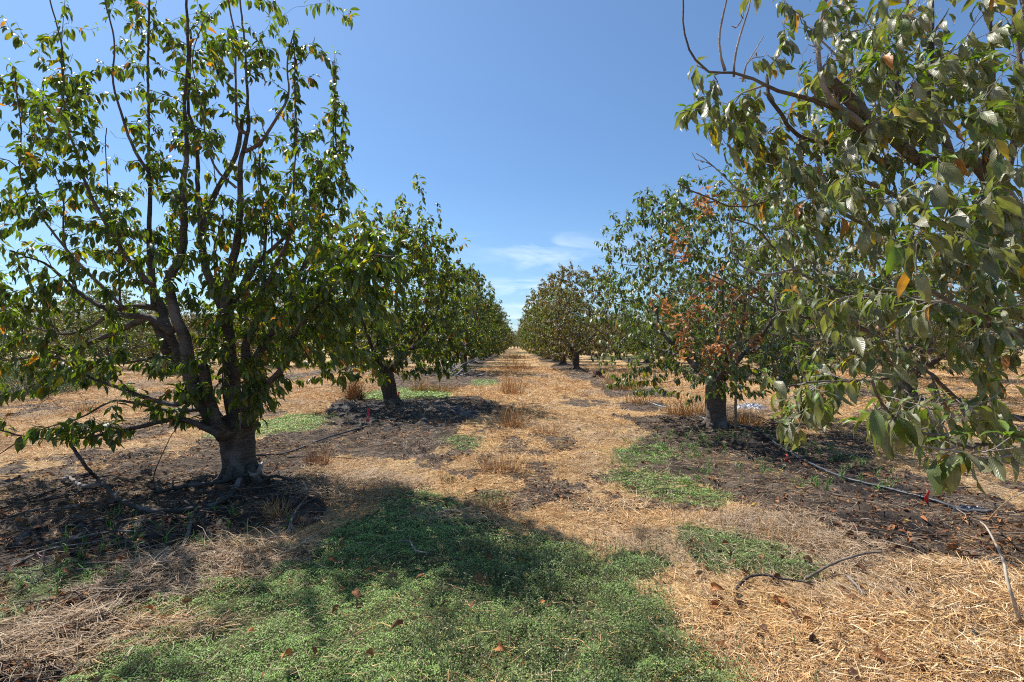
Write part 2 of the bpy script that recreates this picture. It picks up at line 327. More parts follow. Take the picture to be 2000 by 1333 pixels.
def ground_mat():
    m, nt, out = new_mat('field'); at = N(nt, 'ShaderNodeAttribute', attribute_name='tint'); tc = N(nt, 'ShaderNodeTexCoord')
    sp = N(nt, 'ShaderNodeSeparateColor'); L(nt, at.outputs['Color'], sp.inputs[0])
    def noise(scale, detail=6, rough=.6, vec=None, dist=0.0):
        n = N(nt, 'ShaderNodeTexNoise', inp={'Scale': scale, 'Detail': detail, 'Roughness': rough, 'Distortion': dist}); L(nt, vec or tc.outputs['Object'], n.inputs['Vector']); return n.outputs[0]
    fib = noise(26, 4, .7, None, 1.2); fib2 = noise(90, 3, .6, None, 2.0); big = noise(.55, 5); mid = noise(3.3, 6, .65)
    straw = RAMP(nt, fib, [(.3, (.10, .05, .02)), (.43, (.36, .21, .08)), (.56, (.66, .43, .19)), (.7, (.86, .68, .40))])
    straw = MIX(nt, RAMP(nt, mid, [(.45, 0), (.7, .75)]), straw, (.30, .165, .07))
    straw = MIX(nt, RAMP(nt, big, [(.48, 0), (.66, .55)]), straw, (.36, .27, .17))
    straw = MIX(nt, 1.0, straw, RAMP(nt, fib2, [(.3, .62), (.7, 1.3)]), 'MULTIPLY')
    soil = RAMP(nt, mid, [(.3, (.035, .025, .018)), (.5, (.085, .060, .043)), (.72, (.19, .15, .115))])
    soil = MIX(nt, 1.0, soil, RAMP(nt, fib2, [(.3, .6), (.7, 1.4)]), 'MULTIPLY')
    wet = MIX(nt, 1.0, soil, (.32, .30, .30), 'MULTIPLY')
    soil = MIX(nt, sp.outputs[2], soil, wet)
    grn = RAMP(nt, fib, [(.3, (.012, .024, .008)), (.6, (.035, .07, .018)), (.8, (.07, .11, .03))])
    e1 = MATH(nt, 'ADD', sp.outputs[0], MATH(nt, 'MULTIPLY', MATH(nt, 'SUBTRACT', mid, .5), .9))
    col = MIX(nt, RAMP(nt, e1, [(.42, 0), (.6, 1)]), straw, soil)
    ge = MATH(nt, 'ADD', MATH(nt, 'MULTIPLY', sp.outputs[1], .95), MATH(nt, 'MULTIPLY', MATH(nt, 'SUBTRACT', fib, .5), 1.5)); col = MIX(nt, RAMP(nt, ge, [(.35, 0), (.75, .85)]), col, grn)
    p = N(nt, 'ShaderNodeBsdfPrincipled', inp={'Specular IOR Level': .3}); L(nt, col, p.inputs['Base Color'])
    L(nt, RAMP(nt, MATH(nt, 'MULTIPLY', sp.outputs[2], RAMP(nt, mid, [(.4, 1), (.6, .2)])), [(0, .9), (1, .30)]), p.inputs['Roughness'])
    b = N(nt, 'ShaderNodeBump', inp={'Strength': .9, 'Distance': .03}); L(nt, MATH(nt, 'ADD', fib, MATH(nt, 'MULTIPLY', fib2, .5)), b.inputs['Height']); L(nt, b.outputs[0], p.inputs['Normal'])
    L(nt, p.outputs[0], out.inputs[0]); return m
def spaced(a0, a1, s0, gr, mx=60):
    out = [a0]; s = s0
    while out[-1] < a1: out.append(out[-1] + s); s = min(s * gr, mx)
    return np.array(out)
yp = spaced(1.4, 1800, .022, 1.0115); yn = -spaced(-1.4, 60, .3, 1.3)[1:][::-1]
xp = np.r_[np.arange(0, 5, .032), spaced(5, 1500, .034, 1.025)]
gx = np.r_[-xp[1:][::-1], xp]; gy = np.r_[yn, yp]
X, Y = np.meshgrid(gx, gy); s_, w_ = soil_at(X, Y); g_, gh_, gt_ = green_at(X, Y)
s_ = s_ * (1 - g_)
Z = height2(X, Y, s_, w_)
nx = len(gx); ny = len(gy); i = np.arange(ny - 1)[:, None] * nx; j = np.arange(nx - 1)[None, :]
F = np.stack([i + j, i + j + 1, i + nx + j + 1, i + nx + j], -1).reshape(-1, 4)
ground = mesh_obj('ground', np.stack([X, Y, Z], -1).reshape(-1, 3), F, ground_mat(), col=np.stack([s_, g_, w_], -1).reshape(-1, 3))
tag(ground, kind='structure')
def gz(x, y): return float(height(np.array([x]), np.array([y]))[0])

# ------------------------------------------------------------------ ground cover as stuff
def blades(name, P, ang, tilt, Ln, W, Cc, mat, bend, label_cat, seg=2):
    """thin bent strips; P base points"""
    r = np.random.default_rng(len(P)); n = len(P)
    dx = np.cos(ang); dy = np.sin(ang); T = np.stack([dx * np.cos(tilt), dy * np.cos(tilt), np.sin(tilt)], -1)
    S = np.stack([-dy, dx, np.zeros(n)], -1); roll = r.uniform(-.9, .9, n)
    U = np.cross(T, S) * -1; U[U[:, 2] < 0] *= -1
    Sd = S * np.cos(roll)[:, None] + U * np.sin(roll)[:, None]
    t = np.linspace(0, 1, seg + 1)
    V = []
    for k, tk in enumerate(t):
        c = P + T * (Ln * tk)[:, None] + U * (bend * Ln * (tk * (1 - tk)) * 2)[:, None] + S * (r.normal(0, .05, n) * Ln * tk)[:, None]
        wv = (W * (1 - .55 * tk) * .5)[:, None]
        V += [c - Sd * wv, c + Sd * wv]
    V = np.stack(V, 1); m = 2 * (seg + 1)
    f = np.array([[2 * k, 2 * k + 1, 2 * k + 3, 2 * k + 2] for k in range(seg)])
    FF = (f[None] + (np.arange(n) * m)[:, None, None]).reshape(-1, 4)
    return mesh_obj(name, V.reshape(-1, 3), FF, mat, col=np.repeat(Cc, m, 0), smooth=False)
def sample(n, d0, d1, pw, wide=1.08):
    u = rng.random(n); e = 2 - pw
    y = (d0 ** e + u * (d1 ** e - d0 ** e)) ** (1 / e)
    x = rng.uniform(-1, 1, n) * y * wide + .0
    return x, y
STRAWC = np.array([(.66, .41, .19), (.55, .31, .12), (.76, .54, .30), (.44, .25, .11), (.60, .45, .29), (.82, .66, .46), (.28, .16, .08)]) * np.array([.96, .92, .84])
def straw_field():
    n = 760000; x, y = sample(n, 1.75, 34, 1.45)
    s, wt = soil_at(x, y); g, gh, gt = green_at(x, y)
    dens = np.where(g > 0, np.where((x > .9) | (y > 4.6), .13, .045), np.where(wt > 0, .10, np.where(s > .5, .34, 1.0)))
    pat = fbm(x * 1.6, y * 1.6, 61); dens = dens * np.clip(.35 + (pat - .3) * 2.2, .15, 1)
    k = rng.random(n) < dens; x, y, s, g, pat, gh = x[k], y[k], s[k], g[k], pat[k], gh[k]; n = len(x)
    ang = fbm(x * .9, y * .9, 71) * 9 + rng.normal(0, 1.1, n)
    tilt = np.abs(rng.normal(0, .22, n)) * (1 - .5 * s); far = np.clip(y / 5, .8, 5)
    mound = np.clip(fbm(x * 1.1, y * 1.1, 81) - .45, 0, 1) * .16
    z = height2(x, y) + rng.random(n) ** 1.5 * (.012 + mound * (1 - s)) * (1 - g) + g * (gh * .7 + .01)
    P = np.stack([x, y, z + .003], -1); Ln = rng.uniform(.03, .13, n) * (1 + .3 * (far - 1)); W = rng.uniform(.0018, .0048, n) * far ** .9
    ci = rng.choice(len(STRAWC), n, p=[.26, .2, .16, .13, .12, .06, .07]); Cc = np.minimum(STRAWC[ci] * rng.uniform(.6, 1.35, (n, 1)), .92)
    grey = np.clip((fbm(x * .8, y * .8, 91) - .5) * 5 + s * .9, 0, 1)[:, None]
    Cc = Cc * (1 - grey * .55) + np.array((.34, .29, .24)) * grey * .55
    Cc = Cc * (1 - .35 * s[:, None])
    o = blades('dry_straw', P, ang, tilt, Ln, W, Cc, M_straw, rng.normal(.0, .12, n) + .05, None)
    tag(o, 'loose sun bleached straw matted over the orchard floor', 'straw', kind='stuff')
straw_field()
def heaps():
    r = np.random.default_rng(99); PP = []; AN = []; TI = []; LN = []; WW = []; CC = []; BE = []
    for px, py, rx, ry, h, n, a0, grey in ((700, 955, .75, .45, .10, 2600, .3, .5), (640, 930, .35, .3, .07, 900, .2, .2), (420, 1110, .55, .30, .08, 2200, .6, .55), (520, 1075, .4, .22, .08, 1500, -.2, .25), (290, 1150, .4, .25, .06, 1500, 1.1, .7), (120, 1260, .5, .25, .06, 1700, .5, .5), (330, 1230, .3, .12, .03, 700, .2, .2), (-30, 1300, .4, .2, .05, 800, .8, .5),
            (1530, 1030, .5, .4, .06, 2000, -1.0, .7), (1640, 1075, .4, .3, .05, 1500, -.8, .6), (1880, 1140, .5, .3, .10, 2600, .1, .1), (1960, 1210, .5, .3, .10, 2600, .6, .0), (1780, 1230, .6, .35, .04, 2400, -.5, .0), (1900, 1300, .4, .2, .06, 1500, .2, .0), (1560, 1290, .6, .25, .03, 1800, -.4, .0), (900, 1015, .5, .2, .05, 700, .3, .4), (1180, 1000, .5, .4, .03, 900, -.3, .0)):
        g = G(px, py); q = np.sqrt(r.random(n)) ; a = r.uniform(0, 6.283, n); x = g[0] + np.cos(a) * q * rx; y = g[1] + np.sin(a) * q * ry; top = h * (1 - q * q)
        PP.append(np.stack([x, y, height2(x, y) + .006 + top * r.random(n) ** .6], -1)); AN.append(a0 + r.normal(0, 1.0, n) + np.where(r.random(n) < .5, 0, math.pi)); TI.append(r.normal(.05, .2, n)); l = r.uniform(.05, .15, n) if px > 1450 else r.uniform(.06, .22, n); LN.append(l); WW.append(r.uniform(.0022, .0055, n))
        c = STRAWC[r.choice(7, n)] * r.uniform(.7, 1.15, (n, 1)); CC.append(c * (1 - grey) + np.array((.27, .22, .175)) * r.uniform(.4, 1.5, (n, 1)) * grey); BE.append(r.normal(.04, .12, n))
    c_ = np.concatenate; o = blades('straw_heaps', c_(PP), c_(AN), c_(TI), c_(LN), c_(WW), c_(CC), M_straw, c_(BE), None, 3); tag(o, 'raised heaps of longer dry stalks along the soil edges and lower right', 'straw', kind='stuff')
heaps()
def green_field():
    n = 1900000; x, y = sample(n, 1.7, 30, 1.6); jt = np.abs(rng.normal(0, .065, n)) * np.clip(y / 3, .5, 3); ja = rng.uniform(0, 6.28, n); g, gh, tone = green_at(x + np.cos(ja) * jt, y + np.sin(ja) * jt)
    clump = fbm(x * 5, y * 5, 101); edge = np.clip(clump * 2.8 - .5, .08, 1)
    k = (g > 0) & (rng.random(n) < edge * np.where(x > .9, .62, np.where(y > 4.6, .6, 1))); x, y, gh, tone, clump = x[k], y[k], gh[k], tone[k], clump[k]; n = len(x)
    bushy = np.clip((x + .35) * 2.0, 0, 1) * (y < 3.9) * np.clip((3.75 - y) * 2, 0, 1)
    top = gh * (.05 + 2.6 * np.clip(fbm(x * 8, y * 8, 111, 3) - .22, 0, 1)) * (1 + .9 * bushy)
    z = height2(x, y) + top * rng.random(n) ** .45
    P = np.stack([x, y, z], -1); a = rng.uniform(0, 6.283, n); el = rng.normal(.15, .38, n) + bushy * .35
    A = np.stack([np.cos(a) * np.cos(el), np.sin(a) * np.cos(el), np.sin(el)], -1)
    Nn = np.stack([rng.normal(-.1, .35, n), rng.normal(0, .35, n), np.ones(n)], -1)
    far = np.clip(y / 3.2, .85, 5); Ln = rng.uniform(.006, .014, n) * far * (1 + .25 * bushy); W = Ln * rng.uniform(.38, .6, n) * (1 - .25 * bushy)
    t = tone[:, None]; dark = np.array((.12, .195, .06)); bright = np.array((.30, .46, .11))
    Cc = dark * (1 - np.clip(t, 0, 1)) + bright * np.clip(t, 0, 1) + np.array((.03, .05, -.01)) * np.clip(t - 1, 0, 1)
    Cc = Cc * (1 - .25 * bushy[:, None]) * rng.uniform(.6, 1.35, (n, 1)); yel = rng.random(n) < (.03 + .12 * bushy); Cc[yel] = np.array((.36, .34, .16)) * rng.uniform(.7, 1.2, (yel.sum(), 1))
    lv = Leaves(); lv.add(P, A, Nn, Ln, W, Cc, rng.uniform(.2, .9, n))
    o = lv.build('ground_cover', M_green, None, 0, fold=.0)
    tag(o, 'low mats of small leaved green weeds between the straw', 'ground cover', kind='stuff')
    # taller thin stems over the bushy side of the near mat
    m = 5200; x = rng.uniform(-.55, 1.35, m); y = rng.uniform(1.9, 3.8, m); g, gh, _ = green_at(x, y)
    k = (rng.random(m) < np.clip(.15 + 1.6 * (fbm(x * 2.4, y * 2.4, 131) - .35), 0, 1)) & ((g > 0) | (rng.random(m) < .10)); x, y = x[k], y[k]; m = len(x)
    a = rng.uniform(0, 6.28, m); Ls = rng.uniform(.05, .15, m)
    P = np.stack([x, y, height2(x, y) + .03], -1); tl = rng.uniform(.7, 1.5, m)
    Cc = np.where(rng.random((m, 1)) < .45, np.array([(.13, .16, .06)]), np.array([(.30, .24, .12)])) * rng.uniform(.7, 1.2, (m, 1))
    o = blades('weed_stems', P, a, tl, Ls, np.full(m, .0024), Cc, M_green, rng.normal(0, .2, m), None)
    tag(o, 'thin upright weed stems standing above the near green mat', 'weeds', kind='stuff')
    # leaflets on those stems
    q = rng.integers(0, m, m * 10); f = rng.uniform(.15, 1.0, len(q)); T = np.stack([np.cos(a) * np.cos(tl), np.sin(a) * np.cos(tl), np.sin(tl)], -1)
    Pl = P[q] + T[q] * (Ls[q] * f)[:, None]; aa = rng.uniform(0, 6.28, len(q)); A = np.stack([np.cos(aa), np.sin(aa), rng.uniform(.2, 1.4, len(q))], -1)
    lv = Leaves(); cc = np.array((.075, .115, .04)) * rng.uniform(.6, 1.5, (len(q), 1)); yl = rng.random(len(q)) < .18; cc[yl] = (.42, .38, .22)
    lv.add(Pl, A, np.tile((0, 0, 1.), (len(q), 1)) + rng.normal(0, .4, (len(q), 3)), rng.uniform(.008, .018, len(q)), rng.uniform(.004, .007, len(q)), cc, .3)
    o = lv.build('weed_leaves', M_green, None, 0); tag(o, 'tiny leaves of the taller weeds in the near green mat', 'weeds', kind='stuff')
green_field()
def upright_grass():
    n = 110000; x, y = sample(n, 2.6, 60, 1.1)
    s, wt = soil_at(x, y); g, _, _ = green_at(x, y)
    lane = np.exp(-((x - .0) / .35) ** 2) * .9 + np.exp(-((x - 2.4) / .9) ** 2) * .35
    dens = np.clip((fbm(x * 1.3, y * 1.0, 141) - .46) * 4, 0, 1) * (.2 + lane) * (s < .5) * (g < 1) * (y > 3.6)
    k = rng.random(n) < dens; x, y = x[k], y[k]; n = len(x); rep = 9
    far = np.clip(y / 9, 1, 3)
    x = np.repeat(x, rep) + rng.normal(0, .04, n * rep); y = np.repeat(y, rep) + rng.normal(0, .04, n * rep); far = np.repeat(far, rep); n *= rep
    P = np.stack([x, y, height2(x, y)], -1); Cc = np.array((.50, .30, .13)) * rng.uniform(.55, 1.35, (n, 1))
    o = blades('dry_grass', P, rng.uniform(0, 6.28, n), rng.uniform(.7, 1.5, n), rng.uniform(.06, .19, n), rng.uniform(.0018, .003, n) * far, Cc, M_straw, rng.normal(0, .25, n), None)
    tag(o, 'short dry upright grass scattered along the lane', 'dry grass', kind='stuff')
    # green grass sprouts on the damp soil
    n = 330; x = np.r_[rng.uniform(1.2, 4.4, n), rng.uniform(-3.5, -1.8, 60)]; y = np.r_[rng.uniform(5.2, 8.6, n), rng.uniform(2.9, 4.6, 60)]
    k = (np.r_[fbm(x[:n] * 1.5, y[:n] * 1.5, 151), np.full(60, .5)] > .45); x, y = x[k], y[k]; n = len(x)
    x = np.repeat(x, 6) + rng.normal(0, .012, n * 6); y = np.repeat(y, 6) + rng.normal(0, .012, n * 6); n *= 6
    Cc = np.array((.13, .26, .05)) * rng.uniform(.6, 1.3, (n, 1))
    o = blades('green_sprouts', np.stack([x, y, height2(x, y)], -1), rng.uniform(0, 6.28, n), rng.uniform(.6, 1.4, n), rng.uniform(.05, .14, n), rng.uniform(.005, .009, n), Cc, M_green, rng.normal(.3, .2, n), None, 3)
    tag(o, 'bright green grass sprouts on the damp soil under the trees', 'grass sprouts', kind='stuff')
upright_grass()
STRAWC_ = 0
LIT = np.array([(.20, .08, .035), (.30, .14, .06), (.42, .17, .06), (.14, .07, .04), (.36, .22, .12), (.55, .38, .06)])
def litter():
    n = 75000; x, y = sample(n, 1.9, 26, 1.3); s, wt = soil_at(x, y); g, gh, _ = green_at(x, y)
    dens = np.where(s > .5, .8, .06) * np.where(g > 0, .12, 1); k = rng.random(n) < dens * np.clip(fbm(x, y, 161) * 2 - .4, .1, 1); x, y, g, gh = x[k], y[k], g[k], gh[k]; n = len(x)
    a = rng.uniform(0, 6.28, n); A = np.stack([np.cos(a), np.sin(a), rng.normal(0, .25, n)], -1); Nn = np.stack([rng.normal(0, .5, n), rng.normal(0, .5, n), np.ones(n)], -1)
    Ln = rng.uniform(.035, .085, n); Cc = LIT[rng.choice(6, n, p=[.3, .24, .1, .24, .11, .01])] * rng.uniform(.6, 1.2, (n, 1))
    lv = Leaves(); lv.add(np.stack([x, y, height2(x, y) + .012 + g * gh], -1), A, Nn, Ln, Ln * rng.uniform(.3, .5, n), Cc, rng.uniform(.3, 2.2, n))
    o = lv.build('leaf_litter', M_litter, None, 1, fold=.8); tag(o, 'small curled brown fallen leaves scattered under the trees', 'leaf litter', kind='stuff')
    # twigs
    n = 9500; x, y = sample(n, 2.0, 20, 1.3); s, wt = soil_at(x, y); k = rng.random(n) < np.where(s > .5, .9, .03); x, y = x[k], y[k]; n = len(x); tb = Tubes()
    for q in range(n):
        a = rng.normal(.35, .8) if x[q] < 0 else rng.normal(-.5, .8); l = rng.uniform(.08, .5) ** 1.2; c, s2 = math.cos(a), math.sin(a); b = rng.normal(0, .12) * l
        z = float(height2(np.array([x[q]]), np.array([y[q]]))[0]) + rng.uniform(.004, .03)
        P = np.array([[x[q] - c * l / 2, y[q] - s2 * l / 2, z], [x[q] - s2 * b, y[q] + c * b, z + rng.uniform(0, .02)], [x[q] + c * l / 2, y[q] + s2 * l / 2, z + rng.uniform(-.01, .03)]])
        g = rng.uniform(.5, 1.2); cc = np.array([(.16, .11, .08), (.30, .23, .17), (.075, .055, .045)][rng.integers(3)]) * g
        r0 = rng.uniform(.0018, .0055); tb.add(P, [r0, r0 * .85, r0 * .5], 4, col=cc)
    o = tb.build('fallen_twigs', M_litter); tag(o, 'thin grey and brown twigs strewn over the bare soil', 'twigs', kind='stuff')
litter()

# ------------------------------------------------------------------ trees
GREENS = np.array([(.066, .096, .022), (.050, .076, .020), (.092, .120, .026), (.080, .096, .036), (.24, .20, .03), (.34, .13, .035), (.110, .170, .025)])
DUSTY = np.array([(.185, .195, .125), (.135, .150, .082), (.235, .24, .18), (.095, .130, .045), (.40, .30, .035), (.40, .18, .06), (.100, .165, .030)])
BROWN = np.array([(.140, .110, .065), (.100, .090, .045), (.190, .120, .080), (.085, .085, .038), (.24, .18, .07), (.28, .13, .08), (.16, .13, .09)])
OLIVE = np.array([(.085, .110, .035), (.065, .085, .028), (.110, .125, .045), (.055, .070, .022), (.22, .20, .04), (.26, .14, .05), (.13, .14, .05)])
class Tree:
    def __init__(s, seed, pal, pw, leaf=(.11, .17), ratio=.40, droop=.8):
        s.r = np.random.default_rng(seed); s.pal = pal; s.pw = pw; s.leaf = leaf; s.ratio = ratio; s.droop = droop
        s.main = Tubes(); s.twig = Tubes(); s.lv = Leaves(); s.P = np.zeros((0, 3)); s.T = np.zeros((0, 3)); s.R = np.zeros(0)
    def nodes(s, P, R): s.P = np.vstack([s.P, P]); s.T = np.vstack([s.T, unit(np.gradient(P, axis=0))]); s.R = np.r_[s.R, R]
    def limb(s, pts, r0, r1, k=10, rough=.35, node=True, thick=True):
        P = smoothpath(pts, max(.05, min(.09, r0 * 1.2))); n = len(P)
        sl = np.linspace(0, 1, n)[:, None]; ln_ = np.linalg.norm(P[-1] - P[0]); P = P + np.sin(sl * ln_ * 6 + s.r.uniform(0, 6, 3)) * .02 * sl * (1 - sl) * 4 * s.r.uniform(.3, 1.2, 3)
        P = P + (s.r.normal(0, 1, (n, 3)) * r0 * .06) * (np.linspace(0, 1, n) > 0)[:, None]
        R = np.linspace(1, 0, n) ** (2.1 if r1 < r0 * .5 else 1) * (r0 - r1) + r1; (s.main if thick else s.twig).add(P, R, k, rough, int(s.r.integers(99)))
        if node: s.nodes(P, R)
        return P, R
    def leaves_on(s, P, n, lo=0., rosette=0, scale=1., pal=None, pw=None, lv=None, curl=(.5, 1.5), droop=None):
        if n <= 0: return
        r = s.r; m = len(P); T = unit(np.gradient(P, axis=0)); f = r.uniform(lo, 1, n) ** .9 * (m - 1); i = np.minimum(f.astype(int), m - 2); q = (f - i)[:, None]
        B = P[i] * (1 - q) + P[i + 1] * q; Tn = T[i]
        rd = unit(np.cross(Tn, r.normal(0, 1, (n, 3)))); dr = s.droop if droop is None else droop
        A = unit(rd * .75 + Tn * .45 + np.array([0, 0, -1.]) * (dr * r.uniform(.35, 1.5, n))[:, None])
        up = np.array([0, 0, .7]) + np.array(sdir) * .7 + rd * .5 + r.normal(0, .4, (n, 3)); Ln = r.uniform(*s.leaf, n) * scale * (1 - .35 * r.random(n) ** 3)
        W = Ln * s.ratio * r.uniform(.8, 1.2, n); pl = s.pal if pal is None else pal; c = pl[r.choice(len(pl), n, p=(s.pw if pw is None else pw))] * r.uniform(.75, 1.25, (n, 1))
        (lv or s.lv).add(B + A * .2 * Ln[:, None] * .8, A, up, Ln, W, c, r.uniform(*curl, n))
        if rosette:
            k = rosette; a = r.uniform(0, 6.28, k); e = P[-1]; A = unit(np.stack([np.cos(a), np.sin(a), r.uniform(-.3, .9, k)], -1)); 
            (lv or s.lv).add(e + A * .02, A, np.tile((0, 0, 1.), (k, 1)), s.leaf[0] * scale * r.uniform(.6, .95, k), s.leaf[0] * scale * s.ratio * .65, np.array(pl[6]) * r.uniform(.9, 1.5, (k, 1)), r.uniform(.5, 1.2, k))
    def reach(s, targets, leafy=.6, per_m=22, up=.35, rmax=.02, bare=0.0, k=5, spur=0.0, scale=1.0, vertical=False):
        tg = np.asarray(targets); d0 = np.array([np.min(((s.P - t) ** 2).sum(1)) for t in tg]); r = s.r
        for t in tg[np.argsort(d0)]:
            dv = t - s.P; ds = np.linalg.norm(dv, axis=1) + 1e-6; cs = (dv * s.T).sum(1) / ds
            cost = ds * (1.35 - .6 * cs) + .25 * np.maximum(0, s.P[:, 2] - t[2]); cost[ds < .08] = 9
            if vertical: cost += 1.2 * np.linalg.norm(dv[:, :2], axis=1)
            i = int(np.argmin(cost)); p0 = s.P[i]; Ld = ds[i]; d = dv[i] / Ld
            st = unit(s.T[i] * .5 + d * .8 + np.array([0, 0, up * .5])); 
            c1 = p0 + st * Ld * .4; c2 = t - unit(d * .6 + np.array([0, 0, up * (1.6 if vertical else 1.0)])) * Ld * .35
            n = max(5, int(Ld / .07)); q = np.linspace(0, 1, n)[:, None]
            P = (1 - q) ** 3 * p0 + 3 * (1 - q) ** 2 * q * c1 + 3 * (1 - q) * q * q * c2 + q ** 3 * t
            P[1:] += r.normal(0, .006, (n - 1, 3)); r0 = min(s.R[i] * .75, .0045 + .008 * Ld, rmax); R = np.linspace(r0, .0016 if k > 3 else .003, n)
            s.twig.add(P, R, k); s.nodes(P[1:], R[1:])
            if spur > 0:
                for _ in range(int(Ld * spur)):
                    j = r.integers(1, n - 1); e = P[j] + unit(r.normal(0, 1, 3)) * r.uniform(.012, .035); s.twig.add(np.array([P[j], e]), [.0035, .002], 3)
            if r.random() >= bare:
                ll = min(Ld, leafy); s.leaves_on(P, int(ll * per_m * r.uniform(.7, 1.3)) + 2, max(0, 1 - ll / Ld), 4 if k > 3 and r.random() < .35 else 0, scale)
    def finish(s, name, loc, label, cat='tree', group=None, barkm=None, twigm=None, leafm=None, lod=1, fold=.35):
        root = empty(name, loc); tag(root, label, cat, group); l = -np.asarray(loc, float)
        nmain = sum(len(f) for f in s.main.F); w_ = Tubes(); w_.V = s.main.V + s.twig.V; w_.F = s.main.F + [f + s.main.n for f in s.twig.F]; w_.col = s.main.col + s.twig.col
        tr = w_.build('trunk', barkm or M_barkL, root); tr.data.materials.append(twigm or M_twig); mi = np.zeros(len(tr.data.polygons), np.int32); mi[nmain:] = 1; tr.data.polygons.foreach_set('material_index', mi)
        print(name, 'leaves', s.lv.count())
        for nm, o in (('trunk', tr), ('crown', s.lv.build('crown', leafm or M_leafL, root, lod, fold=fold))):
            o.location = l if np.linalg.norm(s.P[0] - np.asarray(loc)) < 3 and s.abs else (0, 0, 0)
        return root
    abs = True
def blob(t, px, py, sx, sy, d0, d1, n): return [D(px + t.r.normal(0, sx), py + t.r.normal(0, sy), t.r.uniform(d0, d1)) for _ in range(n)]

# ---- the big tree at the near left
def near_left():
    t = Tree(11, GREENS, [.27, .24, .19, .14, .06, .025, .075], (.085, .155), .33, .85)
    def DD(l, d): return [D(p[0], p[1], (p[2] if len(p) > 2 else d)) for p in l]
    b = D(470, 948, 5.55); b[2] = -.05
    # flared trunk
    P = smoothpath([b, b + [0, 0, .10], D(468, 905, 5.6), D(465, 870, 5.6), D(462, 838, 5.6), D(458, 812, 5.6)], .035)
    for i_ in range(9):
        a_ = i_ * .7 + .3; q_ = np.array([math.cos(a_), math.sin(a_), 0.]); t.main.add(np.array([b + q_ * .12 + [0, 0, .24], b + q_ * .2 + [0, 0, .10], b + q_ * .33 + [0, 0, .045], b + q_ * .5 + [0, 0, .0]]), [.05, .05, .035, .012], 8, .6, i_)
    zz = P[:, 2]; R = np.interp(zz, [-.05, .05, .18, .45, .6, .75], [.20, .178, .16, .155, .18, .13])
    t.main.add(P, R, 30, .42, 4); t.nodes(P[-4:], R[-4:])
    lm = t.limb
    lm(DD([(445, 845), (405, 800), (385, 745), (358, 715), (335, 660), (318, 605, 5.7), (300, 570, 5.8), (294, 500, 5.9)], 5.65), .105, .035, 12)
    lm(DD([(440, 855), (397, 787), (371, 731), (360, 675), (342, 607), (333, 550), (352, 500), (358, 450), (362, 300), (364, 170), (366, 60), (368, -80)], 5.4), .088, .012, 12)
    lm(DD([(430, 845), (408, 775), (397, 712)], 5.3), .058, .045, 10)
    lm(DD([(470, 850), (455, 770), (446, 675), (438, 619), (420, 562), (400, 525), (391, 470), (390, 397), (379, 262), (369, 200), (372, 60)], 5.6), .10, .012, 12)
    lm(DD([(440, 640), (455, 595), (476, 555), (499, 517), (532, 491), (570, 454), (600, 420)], 5.6), .05, .018, 8)
    lm(DD([(438, 619), (448, 540), (457, 506), (465, 461), (469, 356), (473, 310), (482, 268), (484, 200), (480, 110), (470, 20), (465, -60)], 5.55), .06, .008, 9)
    lm(DD([(397, 424), (431, 367), (450, 319), (469, 262), (474, 225)], 5.9), .032, .022, 8)
    lm(DD([(391, 470, 5.6), (400, 424, 5.7)], 5.7), .03, .03, 8)
    lm(DD([(480, 296), (517, 274), (544, 225), (559, 180), (561, 130), (575, 60)], 5.5), .022, .007, 7, thick=False)
    lm(DD([(561, 142), (590, 120), (606, 100), (615, 72)], 5.5), .009, .003, 5, thick=False)
    lm(DD([(484, 262), (461, 244), (465, 150), (450, 37), (444, -40)], 5.5), .018, .008, 6, thick=False)
    lm(DD([(461, 367), (424, 330), (397, 244), (382, 169), (380, 100), (398, 40)], 5.3), .014, .005, 6, thick=False)
    lm(DD([(484, 835), (490, 760), (480, 690), (500, 620), (520, 540), (512, 400), (508, 300)], 5.5), .075, .010, 10)
    lm(DD([(490, 800, 5.5), (540, 730, 5.1), (590, 640, 4.7), (650, 560, 4.4), (715, 505, 4.2), (770, 500, 4.1)], 5), .055, .008, 9)
    lm(DD([(500, 700, 5.4), (560, 600, 5.6), (610, 480, 5.8), (640, 380, 5.9), (655, 280, 5.9), (650, 120, 5.9)], 5), .045, .005, 8)
    lm(DD([(520, 560), (560, 470), (575, 380), (577, 250), (576, 110)], 5.5), .03, .004, 7, thick=False)
    # limbs to the left
    lm(DD([(337, 650), (290, 620), (240, 615), (190, 595), (150, 568), (95, 520), (20, 490, 4.6)], 5.4), .045, .008, 8)
    lm(DD([(330, 690), (300, 625), (260, 635), (215, 650), (180, 665), (120, 690), (40, 700), (-60, 705)], 5.9), .06, .01, 9)
    lm(DD([(320, 610), (290, 600), (230, 605), (150, 650), (60, 640), (-60, 600)], 6.3), .04, .008, 8)
    lm(DD([(385, 760), (345, 790), (290, 780), (240, 760), (170, 735), (100, 690), (20, 640), (-60, 600)], 5.2), .035, .006, 8)
    lm(DD([(430, 850), (385, 830), (345, 818), (300, 825), (225, 847), (150, 857), (56, 853), (-40, 830)], 5.1), .038, .008, 8)
    lm(DD([(400, 800), (330, 800), (260, 790), (214, 785), (161, 813), (60, 850), (-20, 900)], 5.7), .028, .006, 7)
    lm(DD([(370, 720), (320, 700), (250, 705), (190, 715), (140, 745), (62, 765)], 5.8), .03, .006, 7)
    # risers
    lm(DD([(300, 600), (292, 500), (292, 400), (291, 307), (289, 112), (294, -60)], 5.7), .032, .010, 8)
    lm(DD([(292, 340), (262, 290), (236, 232), (221, 101), (200, -40)], 5.7), .02, .008, 7, thick=False)
    lm(DD([(300, 560), (260, 520), (232, 480), (187, 400), (150, 311), (128, 225), (120, 94), (90, -30)], 5.4), .028, .007, 7, thick=False)
